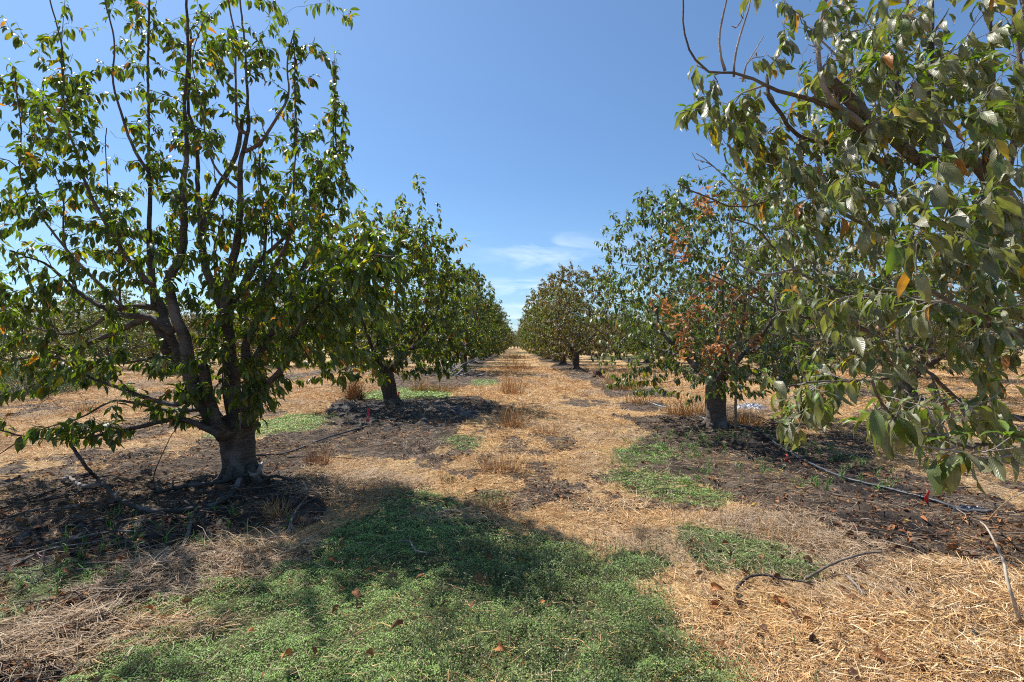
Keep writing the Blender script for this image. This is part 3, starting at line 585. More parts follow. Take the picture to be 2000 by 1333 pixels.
    lm(DD([(235, 612), (229, 461), (215, 400), (206, 300), (208, 250)], 5.6), .014, .005, 6, thick=False)
    lm(DD([(240, 600), (160, 520), (79, 424), (45, 350), (37, 225), (30, 150)], 5.3), .022, .006, 6, thick=False)
    lm(DD([(150, 570), (130, 480), (118, 380), (80, 250), (86, 160)], 5.8), .014, .005, 6, thick=False)
    lm(DD([(425, 560), (420, 480), (432, 420), (415, 300)], 5.8), .014, .005, 6, thick=False)
    lm(DD([(530, 500), (528, 400), (515, 330)], 5.8), .012, .005, 6, thick=False)
    # twigs with leaves
    for q in [(600, 560, 60, 65, 4.3, 6.3, 60), (715, 530, 42, 48, 3.9, 4.6, 34), (640, 640, 50, 45, 4.3, 6, 34), (560, 400, 55, 60, 5, 6.6, 40), (640, 340, 32, 55, 5.3, 6.4, 26), (500, 610, 55, 60, 4.9, 6.3, 46),
              (510, 720, 40, 45, 5, 5.9, 18), (430, 640, 50, 50, 4.8, 6.4, 20), (350, 520, 60, 50, 4.9, 6.5, 20), (270, 450, 80, 60, 4.9, 6.6, 26), (190, 420, 80, 60, 4.8, 6.5, 18), (330, 380, 80, 50, 5, 6.4, 18),
              (60, 330, 50, 90, 4.6, 5.9, 20), (150, 230, 55, 60, 4.8, 6.2, 16), (100, 150, 55, 70, 5, 6.2, 12), (310, 150, 80, 80, 5.2, 6.3, 14), (400, 140, 50, 80, 5.2, 6.3, 14), (390, 250, 50, 50, 5, 6, 10), (540, 110, 45, 30, 5.3, 5.9, 12),
              (90, 560, 80, 50, 4.6, 6.5, 18), (230, 700, 100, 55, 4.8, 6.4, 20), (60, 700, 60, 60, 4.6, 6, 22), (40, 590, 50, 50, 4.8, 6, 14), (150, 830, 60, 20, 4.5, 5.2, 10), (375, 745, 40, 40, 4.8, 5.6, 8), (300, 800, 40, 20, 4.8, 5.4, 6), (440, 780, 50, 30, 5, 5.5, 7), (430, 480, 60, 50, 5, 6.4, 16)]:
        px, py, sx, sy, d0, d1, n = q; t.reach(blob(t, px, py, sx * .9, sy * .9, d0, d1, int(n * (2.25 if px > 380 else 2.2))), .5, 47, .3, .012, .06, 5, 4)
    bt = []
    for q in ((120, 650, 110, 60, 4.8, 6.4, 46), (230, 740, 90, 45, 4.8, 6, 26), (80, 790, 70, 40, 4.6, 5.8, 16), (200, 480, 120, 80, 5, 6.3, 22), (330, 600, 80, 60, 5, 6.4, 16), (350, 250, 120, 120, 5, 6.3, 18)): bt += blob(t, *q)
    t.reach(bt, .2, 0, .25, .012, 1.0, 5, 14)
    for q in ((250, 70, 50, 60, 5, 6.2, 16), (470, 60, 40, 40, 5.2, 6, 12), (200, 310, 60, 50, 4.8, 6, 14), (330, 260, 60, 50, 5, 6.2, 14), (450, 180, 40, 60, 5.2, 6.2, 12), (30, 130, 30, 60, 5, 6, 10), (560, 240, 40, 50, 5.2, 6, 12)): t.reach(blob(t, *q), .35, 40, .5, .009, .1, 5, 6)
    far = [np.array([-3.2 - abs(t.r.normal(0, 1.2)) - 2.2, 5.6 + t.r.normal(0, 1.3), t.r.uniform(1.0, 4.6)]) for _ in range(60)] + [np.array([-3.4 + t.r.uniform(-1.9, 1.3), 5.6 + t.r.uniform(-1.3, 1.5), t.r.uniform(5.2, 6.0)]) for _ in range(60)]
    t.reach(far, .6, 26, .5, .014, .1, 4)
    # leafy ropes round the uprights
    for px, y0, y1, d, n in ((577, 60, 300, 5.5, 60), (652, 100, 340, 5.9, 70), (668, 200, 420, 5.9, 60), (120, 0, 200, 5.4, 26), (300, 0, 60, 5.7, 6), (508, 300, 520, 5.5, 34), (435, 660, 760, 5.4, 22), (505, 690, 830, 5.3, 30), (470, 740, 840, 5.25, 14)):
        P = smoothpath([D(px + t.r.normal(0, 4), y1, d), D(px, (y0 + y1) / 2, d), D(px + t.r.normal(0, 4), y0, d)], .08); t.leaves_on(P, int(n * 1.6), 0, 3, .9, droop=1.3)
        t.twig.add(P, np.linspace(.008, .003, len(P)), 4)
    base = [b[0], b[1], 0]
    return t.finish('orchard_tree', base, 'tall tree nearest on the left, stout grey trunk, bare upright shoots at the top', 'tree', None, M_barkL, M_twig, M_leafL, 2, .45)
near_left()

# ---- the near right tree, reaching in from the right edge
def near_right():
    t = Tree(23, DUSTY * np.array([.98, .92, .82]), [.29, .26, .20, .17, .012, .028, .04], (.066, .118), .33, 1.05)
    def DD(l, d=2.2): return [D(p[0], p[1], (p[2] if len(p) > 2 else d)) for p in l]
    bx, by = 3.75, 2.35
    P = smoothpath([(bx, by, -.05), (bx, by, .3), (bx - .03, by, .75)], .05); t.main.add(P, np.interp(P[:, 2], [-.05, .1, .5, .75], [.29, .23, .21, .2]), 20, .25, 3); t.nodes(P[-3:], np.full(3, .2))
    c = (bx, by, .65); lm = t.limb
    lm([c, (3.3, 2.5, 1.3), (2.75, 2.6, 1.95)] + DD([(1905, 332, 2.6), (1825, 319, 2.5), (1780, 296, 2.4), (1742, 259, 2.35), (1694, 232, 2.3), (1660, 195, 2.25), (1619, 161, 2.2)]), .10, .026, 11)
    lm(DD([(1745, 262, 2.35), (1720, 256, 2.3), (1690, 250, 2.3), (1619, 210), (1562, 199), (1510, 191), (1461, 165), (1427, 150), (1382, 142), (1360, 116), (1341, 64), (1334, -20)], 2.25), .021, .0035, 8)
    lm(DD([(1416, 138), (1411, 75), (1420, 0), (1422, -40)], 2.25), .0075, .0035, 6, thick=False)
    lm(DD([(1433, 150), (1446, 75), (1465, 0)], 2.25), .006, .003, 6, thick=False)
    lm(DD([(1450, 160), (1461, 124), (1491, 71)], 2.25), .005, .002, 5, thick=False)
    lm(DD([(1740, 330, 2.6), (1640, 280, 2.5), (1555, 255, 2.4), (1525, 221, 2.35), (1500, 190, 2.35), (1497, 150, 2.35)]), .02, .008, 7)
    lm(DD([(1690, 250, 2.3), (1620, 195), (1600, 120), (1600, 60), (1612, 0), (1620, -60)], 2.1), .014, .007, 6, thick=False)
    lm(DD([(1700, 232), (1650, 130), (1600, 75), (1590, 60)], 2.5), .012, .004, 6, thick=False)
    lm([(3.2, 2.6, 1.4)] + DD([(1880, 470, 2.9), (1700, 360, 2.8), (1559, 337, 2.6), (1540, 364, 2.55), (1495, 397, 2.5), (1461, 409), (1424, 405), (1386, 386), (1350, 372), (1326, 360)], 2.5), .05, .004, 8)
    lm(DD([(1480, 403, 2.5), (1400, 330, 2.5), (1360, 300, 2.5)], 2.5), .006, .002, 5, thick=False)
    lm([c, (3.2, 2.7, 1.2)] + DD([(1860, 520, 2.8), (1760, 480, 2.8), (1687, 448, 2.9), (1640, 420), (1600, 330), (1590, 250)], 2.9), .07, .010, 9)
    lm([(3.0, 2.6, 1.35)] + DD([(1820, 590, 2.8), (1740, 600, 2.6), (1633, 562), (1556, 522), (1507, 477), (1470, 440), (1421, 425)], 2.5), .04, .004, 8)
    lm(DD([(1760, 700, 2.9), (1687, 648, 2.8), (1570, 621), (1502, 590), (1426, 553), (1385, 535)], 2.7), .026, .004, 8)
    lm(DD([(1556, 524), (1493, 535), (1435, 510), (1421, 450), (1425, 380)], 2.5), .008, .003, 6, thick=False)
    for pts in ([(1859, 311), (1844, 262), (1817, 210), (1817, 112), (1821, 22), (1822, -60)], [(1934, 356), (1930, 262), (1934, 131), (1934, 19), (1936, -60)], [(1740, 265), (1762, 150), (1770, 60), (1768, -50)], [(1960, 380), (1985, 250), (1990, 120), (1975, 0)]):
        lm(DD(pts, 2.4), .021, .008, 7)
    lm([c, (3.1, 2.3, .95), (2.4, 2.0, 1.1)] + DD([(2000, 860, 1.9), (1903, 868, 1.7), (1862, 850, 1.6), (1772, 837, 1.5), (1723, 792, 1.4), (1700, 740, 1.35)]), .045, .004, 8)
    lm([(2.6, 2.1, 1.05)] + DD([(2010, 900, 1.7), (1880, 880, 1.5), (1800, 872, 1.45)], 1.6), .015, .003, 6, thick=False)
    lm([c, (3.1, 2.7, 1.0)] + DD([(1900, 790, 2.6), (1800, 730, 2.4), (1700, 740, 2.2), (1600, 745, 2.1), (1540, 755, 2.0)]), .045, .004, 8)
    lm([c, (3.3, 2.2, 1.1), (2.2, 1.9, 1.5)] + DD([(1985, 650, 1.75), (1880, 600, 1.6), (1800, 560, 1.55)]), .05, .006, 8)
    lm([c, (3.5, 2.9, 1.6), (3.2, 3.1, 2.8), (3.0, 3.1, 4.2)], .08, .01, 8)
    lm([c, (4.4, 2.6, 1.6), (4.8, 2.9, 2.8), (5, 3, 4.0)], .08, .01, 8); lm([c, (3.9, 1.6, 1.6), (3.7, 1.0, 2.8), (3.6, .8, 4.2)], .08, .01, 8)
    for px, py, sx, sy, d0, d1, n, per in [(1375, 190, 26, 26, 2.2, 2.4, 7, 20), (1440, 235, 40, 30, 2.2, 2.6, 12, 20), (1500, 290, 45, 30, 2.3, 2.7, 12, 20), (1515, 50, 14, 40, 2.2, 2.5, 6, 22), (1590, 320, 50, 45, 2.0, 2.8, 14, 18),
              (1710, 110, 60, 60, 1.9, 2.8, 22, 18), (1860, 90, 90, 80, 1.7, 3.0, 34, 19), (1960, 200, 50, 120, 1.5, 2.6, 22, 19), (1790, 230, 70, 60, 2.0, 3.0, 20, 18), (1700, 400, 65, 60, 1.7, 2.9, 24, 19),
              (1870, 420, 90, 70, 1.5, 3.0, 40, 20), (1790, 560, 95, 60, 1.5, 3.0, 32, 18), (1930, 620, 60, 90, 1.3, 2.6, 34, 20), (1640, 600, 50, 40, 1.9, 2.9, 14, 17), (1600, 760, 45, 35, 1.8, 2.3, 16, 19), (1690, 700, 60, 40, 1.8, 2.6, 14, 18),
              (1600, 690, 40, 60, 2.0, 2.6, 12, 18), (1560, 810, 30, 16, 1.9, 2.2, 5, 18), (1700, 790, 16, 20, 1.35, 1.5, 3, 20), (1770, 810, 50, 40, 1.4, 2.0, 12, 19), (1900, 760, 60, 50, 1.3, 2.2, 18, 20), (1815, 880, 26, 8, 1.3, 1.45, 3, 22), (1930, 850, 50, 24, 1.4, 2.0, 5, 20), (1850, 250, 100, 70, 1.8, 3, 20, 20), (1750, 60, 70, 50, 1.8, 3, 20, 20), (1660, 170, 50, 60, 2.0, 3, 14, 20), (1950, 450, 50, 60, 1.5, 2.5, 14, 20), (1530, 430, 60, 70, 2.3, 3.4, 34, 16), (1640, 470, 60, 60, 2.3, 3.2, 30, 16), (1600, 250, 60, 60, 2.2, 3.2, 20, 16), (1480, 330, 50, 40, 2.4, 2.9, 10, 14), (1640, 300, 50, 60, 2.2, 3.0, 14, 16)]:
        t.reach(blob(t, px, py, sx, sy, max(d0, 1.5) if n > 6 else d0, d1 + .2, int(n * (1.45 if py < 520 else 1.1))), .28, per * 2.1, .15, .010, .06, 6, 6, 1.25 if n <= 6 and px > 1650 else 1.0)
    bt = []
    for q in ((1620, 330, 110, 90, 2.2, 3.0, 22), (1560, 150, 60, 50, 2.2, 2.6, 10), (1700, 500, 110, 80, 2.0, 3.0, 18), (1500, 560, 60, 50, 2.4, 2.9, 8), (1880, 250, 80, 120, 1.9, 2.9, 16), (1560, 60, 60, 50, 2.2, 2.7, 10), (1480, 300, 70, 70, 2.3, 2.8, 14), (1640, 130, 60, 60, 2.1, 2.7, 14), (1560, 480, 70, 60, 2.2, 2.8, 14)): bt += blob(t, *q)
    t.reach(bt, .1, 0, .4, .009, 1.0, 5, 18)
    tips = [(x_, y_, d_) for x_, y_, d_ in ((1640, 20, 2.3), (1585, 40, 2.3), (1600, 150, 2.4), (1640, 90, 2.3), (1350, 300, 2.5), (1365, 330, 2.5), (1470, 330, 2.5), (1660, 30, 2.2), (1567, 150, 2.3))]
    t.reach([D(*q) for q in tips], .1, 0, .5, .006, 1.0, 5, 22)
    rest = []
    while len(rest) < 210:
        q = np.array([bx, by, 2.9]) + t.r.normal(0, 1, 3) * [1.6, 1.5, 1.1]
        if q[2] < .9 or (q[1] > .3 and abs(q[0] - 0) < q[1] * 1.02 and q[2] < EYE + .68 * q[1]) or np.hypot(q[0], q[1]) < 1.5: continue
        if np.hypot(q[0] - bx, q[1] - by) > 2.9 or q[0] < 1.0: continue
        rest.append(q)
    t.reach(rest, .6, 20, .4, .014, .1, 4)
    return t.finish('orchard_tree', [bx, by, 0], 'tree reaching in from the right edge with large dusty leaves and curved bare branches', 'tree', None, M_barkR, M_twigR, M_leafR, 3, .40)
near_right()

# ---- generic orchard trees
def generic(seed, H, R, rt, n, pal, pw, loc, label, plumes=12, zc=.42, zlow=.75, leaf=(.12, .18), per=22, lod=1, leafm=None, barkm=None, twigm=None, lean=(0, 0), hollow=0.0, k=4, group=None, bare=.05, extra=None, ratio=.40, asym=None, trunkh=.62, fork=None, ncl=4.0):
    t = Tree(seed, pal, pw, leaf, ratio, .85); t.abs = False; r = t.r
    th = trunkh; P = smoothpath([(0, 0, -.06), (lean[0] * .3, lean[1] * .3, th * .4), (lean[0], lean[1], th), (lean[0] * 1.2, lean[1] * 1.2, th + .12)], .05)
    t.main.add(P, np.interp(P[:, 2], [-.06, .06, .25, th, th + .12], [rt * 1.3, rt * 1.12, rt, rt * 1.05, rt * .7]), 18, .25, seed); t.nodes(P[-3:], np.full(3, rt * .8))
    for i_ in range(6):
        a_ = i_ * 1.05 + seed; q_ = np.array([math.cos(a_), math.sin(a_), 0.]); t.main.add(np.array([q_ * rt * .5 + [0, 0, .2], q_ * rt * .95 + [0, 0, .08], q_ * rt * 1.6 + [0, 0, .02], q_ * rt * 2.4 - [0, 0, .03]]), [rt * .4, rt * .38, rt * .22, .012], 7, .3, i_)
    top = np.array([lean[0], lean[1], th]); nl = fork or int(r.integers(5, 7)); a0 = r.uniform(0, 6.28)
    for i in range(nl):
        a = a0 + i * 6.283 / nl + r.normal(0, .25); e = R * r.uniform(.45, .7); zt = H * r.uniform(.48, .62)
        d = np.array([math.cos(a), math.sin(a), 0]); p = [top - [0, 0, .12], top + d * e * .45 + [0, 0, (zt - th) * .28], top + d * e * .85 + [0, 0, (zt - th) * .62], top + d * e + [0, 0, zt - th]]
        t.limb(p, rt * .52, rt * .14, 9, .25)
        p2 = top + d * e * .5 + [0, 0, (zt - th) * .3]; b = a + r.choice([-1, 1]) * r.uniform(.5, .9); d2 = np.array([math.cos(b), math.sin(b), 0])
        t.limb([p2, p2 + d2 * R * .3 + [0, 0, .15], p2 + d2 * R * .62 + [0, 0, .45]], rt * .28, rt * .08, 7, .2)
    tg = []; off = r.uniform(0, 50)
    while len(tg) < n:
        z = r.uniform(zlow, H * .93); zz = zc * H
        rz = R * (math.sqrt(max(0, 1 - ((z - zz) / (H - zz)) ** 2)) if z > zz else .72 + .28 * math.sqrt((z - zlow) / (zz - zlow) if zz > zlow else 1))
        a = r.uniform(0, 6.283); q = rz * max(hollow, r.random() ** .42); q *= .82 + .36 * float(vn(np.array([math.cos(a) * 1.6 + off]), np.array([math.sin(a) * 1.6 + z * 1.3]), seed)[0])
        p = np.array([math.cos(a) * q + lean[0], math.sin(a) * q + lean[1], z])
        if float(vn(np.array([p[0] * 1.7 + off]), np.array([p[1] * 1.7 + p[2] * 1.9]), seed + 5)[0]) < .22: continue
        if asym is not None and asym(p): continue
        for _ in range(int(r.integers(1, 3))): tg.append(p + r.normal(0, .13, 3))
    t.reach(tg, .6, per * 1.35, .25, .016, bare, k)
    pl = []
    for i in range(plumes):
        a = r.uniform(0, 6.283); q = R * .62 * math.sqrt(r.random()); pl.append([math.cos(a) * q, math.sin(a) * q, H * r.uniform(.86, 1.08) - q * .25])
    if extra: pl += extra
    if pl: t.reach(pl, 1.1, per * 1.35, .9, .014, 0, k, vertical=True)
    return t, t.finish('orchard_tree', loc, label, 'tree', group, barkm, twigm, leafm or M_leafF, lod)
# second tree on the left
ex = [[(px - 765) / 1000 * 12.7, dy, EYE + (672 - py) / 1000 * 12.7] for px, py, dy in ((815, 338, 0), (822, 372, .2), (790, 380, -.2), (755, 400, .5), (705, 362, .3), (738, 388, 0), (770, 440, -.6), (850, 385, .4), (843, 430, -.3), (885, 445, .2), (892, 500, 0), (878, 480, -.4), (680, 400, -.3), (668, 440, .5), (802, 350, .3), (720, 430, -.4), (915, 520, .4))]
generic(31, 4.9, 2.3, .175, 1050, GREENS * np.array([1.15, 1.05, 1.15]), [.28, .28, .18, .13, .05, .02, .06], (D(765, 790, 12.7)[0], 12.7, 0), 'second tree on the left of the lane, dense deep green crown with tall leafy plumes',
        4, .40, .80, (.13, .20), 21, 2, M_leafL, lean=(-.16, 0), extra=ex, fork=5, trunkh=.8)
# second tree on the right, with a stake, burnt leaf clusters and bare grey twigs
def second_right():
    loc = (D(1397, 838, 9.15)[0], 9.15, 0)
    ex = [[(px - 1397) / 1000 * 9.15, dy, EYE + (672 - py) / 1000 * 9.15] for px, py, dy in ((1243, 383, 0), (1235, 400, .3), (1300, 398, 0), (1318, 392, .2), (1205, 448, -.2), (1270, 420, .3), (1350, 400, .2), (1410, 430, -.3), (1455, 400, .5), (1500, 380, 0), (1560, 360, .4), (1620, 380, .2), (1480, 345, .2), (1530, 330, 0), (1590, 330, .3), (1430, 370, .3), (1340, 380, -.2), (1222, 470, .3), (1190, 500, 0), (1290, 450, -.5), (1260, 440, -.2))]
    t, root = generic(47, 4.6, 2.3, .165, 1600, DUSTY * np.array([.62, .70, .55]), [.28, .28, .14, .16, .05, .04, .05], loc, 'tree beside the wooden stake on the right, with orange burnt leaf clusters',
        2, .45, .75, (.09, .14), 23, 2, M_leafR, M_barkR, M_twigR, extra=ex, bare=.10, fork=4, trunkh=.85, k=5)
    r = t.r; lv = Leaves(); tb = Tubes()
    for px, py, n in ((1300, 600, 16), (1322, 625, 16), (1335, 660, 12), (1350, 620, 10), (1378, 600, 12), (1390, 680, 16), (1412, 682, 16), (1402, 560, 9), (1440, 575, 12), (1330, 500, 8), (1322, 480, 8), (1374, 388, 16), (1380, 402, 12), (1479, 666, 10), (1395, 545, 8), (1450, 620, 8), (1420, 625, 9), (1360, 590, 8), (1340, 690, 8), (1390, 718, 7), (1480, 560, 9), (1325, 462, 9)):
        n = int(n * 1.7); c = D(px, py, 9.15 - r.uniform(1.4, 2.3)) - np.array(loc); a = r.uniform(0, 6.28, n); A = np.stack([np.cos(a) * .7, np.sin(a) * .7, r.uniform(-1.5, .2, n)], -1)
        lv.add(c + r.normal(0, .075, (n, 3)), A, r.normal(0, 1, (n, 3)), r.uniform(.09, .15, n), r.uniform(.035, .055, n), np.array([(.36, .16, .065), (.24, .11, .05), (.46, .25, .12)])[r.integers(0, 3, n)] * r.uniform(.7, 1.2, (n, 1)), r.uniform(1, 2.6, n))
        i = int(np.argmin(((t.P - c) ** 2).sum(1))); tb.add(np.array([t.P[i], (t.P[i] + c) / 2 + [0, 0, .04], c]), [.005, .004, .002], 4)
    bt = []
    for _ in range(26):   # bare pale twigs curving out in front
        a = r.uniform(math.pi, 2 * math.pi); z = r.uniform(1.0, 3.2); p0 = np.array([math.cos(a) * .5, math.sin(a) * .4, z - .1]); p0 = t.P[int(np.argmin(((t.P - p0) ** 2).sum(1) + (t.R < .01) * .3))]; q = p0 + np.array([math.cos(a) * 1.4, math.sin(a) * 1.2, r.uniform(-.3, .5)])
        m = (p0 + q) / 2 - [0, 0, r.uniform(0, .25)]; P = smoothpath([p0, m, q], .12); tk = Tubes(); tk.add(P, np.linspace(.010, .003, len(P)), 5)
        for _k in range(4): j = r.integers(1, len(P)); e = P[j] + unit(r.normal(0, 1, 3) + [0, 0, .6]) * r.uniform(.1, .35); tk.add(np.array([P[j], (P[j] + e) / 2 + r.normal(0, .02, 3), e]), [.004, .003, .0015], 4)
        bt.append(tk)
    tag(lv.build('dead_leaves', M_dead, root, 1, fold=.9), 'clusters of burnt orange dead leaves');
    for tk in bt: tk.build('bare_twig', M_twigR, root)
    return root
second_right()

def copy_tree(o, loc, rz, s, label, group=None):
    c = o.copy(); C.objects.link(c); c.location = loc; c.rotation_euler.z = rz; c.scale = (s[0], s[0], s[1]); c['label'] = label
    if group: c['group'] = group
    elif 'group' in c: del c['group']
    for ch in [q for q in bpy.data.objects if q.parent == o]:
        d = ch.copy(); C.objects.link(d); d.parent = c
    return c
W1 = [.28, .26, .18, .16, .05, .03, .04]
def x_at(px, d): return (px - 1003) / 1000 * d
# hand-placed mid-distance prototypes
_, pA = generic(61, 6.0, 2.85, .21, 950, GREENS * 1.1, W1, (-3.35, 27.4, 0), 'third tree on the left of the lane, standing behind the grey brush pile, dark green', 10, .42, .7, (.15, .22), 20, 1, group='dark green trees down the left row')
_, pB = generic(67, 6.2, 2.8, .21, 850, OLIVE, W1, (-3.3, 34, 0), 'olive tree fourth in the left row, just beyond the brush pile tree', 8, .42, .7, (.15, .22), 20, 1, twigm=M_twigR, bare=.12)
_, pC = generic(71, 6.4, 3.0, .21, 1150, BROWN, W1, (x_at(1125, 30), 30.2, 0), 'brown tinged tree with slim forked trunk just past the old stump on the right', 9, .44, .7, (.14, .21), 22, 1, twigm=M_twigR, bare=.15, fork=3, trunkh=.9)
_, pD = generic(79, 5.8, 2.8, .22, 850, OLIVE * 1.1, W1, (3.6, 37.2, 0), 'dark rounded tree right behind the brown tinged one in the right row', 6, .45, .8, (.15, .22), 20, 1)
_, pE = generic(83, 5.0, 2.6, .21, 700, BROWN, W1, (10.6, 13.8, 0), 'sparse brownish tree in the second row on the right, half seen through the near leaves', 5, .45, .9, (.14, .20), 18, 1, twigm=M_twigR, bare=.3)
protos = [pA, pB, pC, pD, pE]
r = np.random.default_rng(5)
GL, GR = 'trees of the left lane row far down the orchard', 'trees of the right lane row far down the orchard'
for k in range(1, 19):
    y = 34 + 6.9 * k; o = protos[[1, 0, 1, 2, 0, 3][k % 6]]
    lb = ['fifth tree of the left row, greyish and loose, behind the olive one', 'sixth tree of the left row, partly hidden by the loose one'][k - 1] if k < 3 else 'hazy tree of the left lane row well beyond the sixth'
    copy_tree(o, (ROWL + r.normal(0, .15), y, 0), r.uniform(0, 6.28), (r.uniform(.92, 1.12), r.uniform(.88, 1.2)), lb, GL if k > 2 else None)
for k in range(1, 19):
    y = 37.2 + 6.9 * k; o = protos[[3, 0, 2, 1, 3, 1][k % 6]]
    lb = ['third deep green tree past the stump in the right row', 'tree of the right row following the third one past the stump'][k - 1] if k < 3 else 'small looking tree far down the right lane row'
    copy_tree(o, (ROWR + r.normal(0, .15), y, 0), r.uniform(0, 6.28), (r.uniform(.92, 1.1), r.uniform(.85, 1.18)), lb, GR if k > 2 else None)
for row, x0, y0, n, side in ((1, 10.5, 20.6, 20, 'right'), (2, 17.4, 22, 18, 'right'), (3, 24.3, 30, 14, 'right'), (4, 31.2, 31, 9, 'right'), (5, 38.1, 36, 8, 'right'), (6, 45, 42, 6, 'right'), (1, -10.2, 34, 18, 'left'), (2, -17.1, 34, 16, 'left'), (3, -24, 30, 15, 'left'), (4, -31, 33, 12, 'left'), (5, -38, 38, 10, 'left'), (6, -45, 45, 8, 'left'), (7, -52, 52, 7, 'left'), (8, -59, 58, 6, 'left')):
    nm = {1: 'second', 2: 'third', 3: 'fourth', 4: 'fifth', 5: 'sixth', 6: 'seventh', 7: 'eighth', 8: 'ninth'}[row]
    for k in range(n):
        if side == 'left' and r.random() < .12: continue
        o = protos[int(r.choice([0, 1, 2, 3, 4] if side == 'right' else [1, 2, 4, 3, 2]))]; sx = r.uniform(.85, 1.08) * (1 if side == 'right' else .96)
        copy_tree(o, (x0 + r.normal(0, .3), y0 + 6.9 * k + r.normal(0, .3), 0), r.uniform(0, 6.28), (sx, sx * r.uniform(.85, 1.0) * (1 if side == 'right' else .97)),
                  f'background tree in the {nm} row to the {side} of the lane', f'background trees of the {nm} row on the {side}')

for k, (x, y, z) in enumerate(((.2, 168, .9), (-2.2, 160, 1.0), (3.0, 163, 1.05), (1.4, 176, .8), (-.9, 182, .85))):
    copy_tree(protos[(k + 1) % 4], (x, y, 0), k * 1.3, (z, z), 'tiny tree closing the far end of the lane', 'trees closing the end of the lane')
# ------------------------------------------------------------------ things on the ground
def rod(name, pts, r0, r1, mat, label, cat, group=None, k=7, rough=.25, forks=0, seed=0, lift=0):
    rr = np.random.default_rng(seed + 900); tb = Tubes(); P = smoothpath(pts, .04); o0 = P[0].copy(); P = P - o0
    P[1:-1] += rr.normal(0, r0 * .15, (len(P) - 2, 3)); tb.add(P, np.linspace(r0, r1, len(P)), k, rough, seed)
    for i in range(forks):
        j = rr.integers(len(P) // 4, len(P) - 1); d = unit(P[min(j + 1, len(P) - 1)] - P[j - 1] + rr.normal(0, .5, 3) * np.linalg.norm(P[min(j + 1, len(P) - 1)] - P[j - 1])); l = rr.uniform(.08, .3)
        d[2] = abs(d[2]) * .5; e = P[j] + d * l; tb.add(np.array([P[j], (P[j] + e) / 2 + rr.normal(0, .01, 3), e]), [r0 * .45, r0 * .35, r0 * .15], 5)
    o = tb.build(name, mat, loc=tuple(o0)); tag(o, label, cat, group); return o
def GP(px, py, z=.02): g = G(px, py); return np.array([g[0], g[1], float(height2(np.array([g[0]]), np.array([g[1]]))[0]) + z])
M_deadwood = bark_mat('dead_wood', (.10, .075, .06), (.26, .215, .18), (.38, .34, .31), 16, .5)
M_darkwood = bark_mat('dark_wood', (.03, .024, .02), (.09, .075, .065), (.24, .22, .21), 18, .5)
rod('fallen_branch', [GP(1575, 1140, .03), GP(1630, 1123, .06), GP(1680, 1110, .08), GP(1722, 1106, .09)], .009, .007, M_deadwood, 'pale grey fallen branch at the edge of the green patch on the right', 'branch', seed=1)
rod('fallen_branch', [GP(1435, 1163, .01), GP(1455, 1146, .04), GP(1490, 1140, .05), GP(1530, 1146, .04), GP(1592, 1150, .03)], .010, .005, M_darkwood, 'bent brown fallen branch with a curled leaf on it, below the right green patch', 'branch', seed=2)
rod('fallen_branch', [GP(1655, 1138, .03), GP(1690, 1168, .02)], .008, .006, M_deadwood, 'short grey stick pointing at red brown leaves on the right straw', 'branch', seed=3)
rod('fallen_branch', [GP(1568, 1117, .04), GP(1628, 1119, .03)], .004, .003, M_deadwood, 'thin straight twig just above the pale grey fallen branch', 'branch', seed=4)
rod('fallen_branch', [GP(1850, 1285, .02), GP(1890, 1275, .03), GP(1905, 1262, .04), GP(1900, 1248, .05)], .011, .007, M_darkwood, 'crooked dark stick in the straw at the lower right corner', 'branch', seed=5)
rod('fallen_branch', [GP(778, 1072, .05), GP(800, 1075, .07), GP(812, 1092, .06), GP(838, 1095, .05)], .007, .005, M_deadwood, 'wavy pale twig lying on the shaded green mat', 'branch', seed=6)
rod('fallen_branch', [GP(748, 1110, .06), GP(780, 1094, .06)], .006, .004, M_darkwood, 'short dark twig lying left of the wavy pale one on the green mat', 'branch', seed=7)
rod('fallen_branch', [GP(855, 1000, .05), GP(875, 1010, .05), GP(900, 1006, .05)], .009, .005, M_deadwood, 'small bent pale twig at the far edge of the green mat', 'branch', seed=8)
# big broken limbs under the left tree
rod('broken_limb', [GP(470, 955, .10), GP(440, 985, .05), GP(380, 1003, .04), GP(300, 1008, .05), GP(240, 1000, .09), GP(195, 973, .16), D(175, 920, 4.62), D(140, 872, 4.7)], .026, .014, M_darkwood, 'long dark broken limb curving from the left trunk up into the leaves', 'branch', seed=11, forks=3)
rod('broken_limb', [GP(196, 975, .14), GP(160, 972, .10), GP(132, 958, .13), D(122, 942, 4.75)], .021, .015, M_deadwood, 'stubby grey limb end pointing left off the long dark broken limb', 'branch', seed=12)
rod('broken_limb', [GP(300, 985, .06), GP(360, 965, .07), GP(430, 958, .06), GP(485, 950, .09)], .022, .018, M_darkwood, 'thick dark limb lying against the foot of the left trunk', 'branch', seed=13, forks=2)
rod('broken_limb', [GP(440, 930, .10), GP(480, 945, .12), GP(500, 952, .12), GP(512, 938, .18)], .022, .020, M_deadwood, 'knobbly whitish root piece at the base of the left trunk', 'branch', seed=14, forks=3)
rod('broken_limb', [GP(505, 955, .05), GP(540, 950, .05), GP(600, 957, .04)], .02, .012, M_darkwood, 'dark limb stretching right from the base of the left trunk', 'branch', seed=15)
rod('broken_limb', [GP(355, 1080, .03), GP(368, 1052, .04), GP(375, 1020, .05)], .016, .012, M_deadwood, 'short pale stick on the dark soil in front of the left trunk', 'branch', seed=16)
rod('broken_limb', [GP(340, 990, .05), D(300, 940, 5.0), D(330, 860, 4.9), D(345, 838, 4.9)], .007, .003, M_darkwood, 'thin dark twig rising from the litter left of the trunk', 'branch', seed=17)
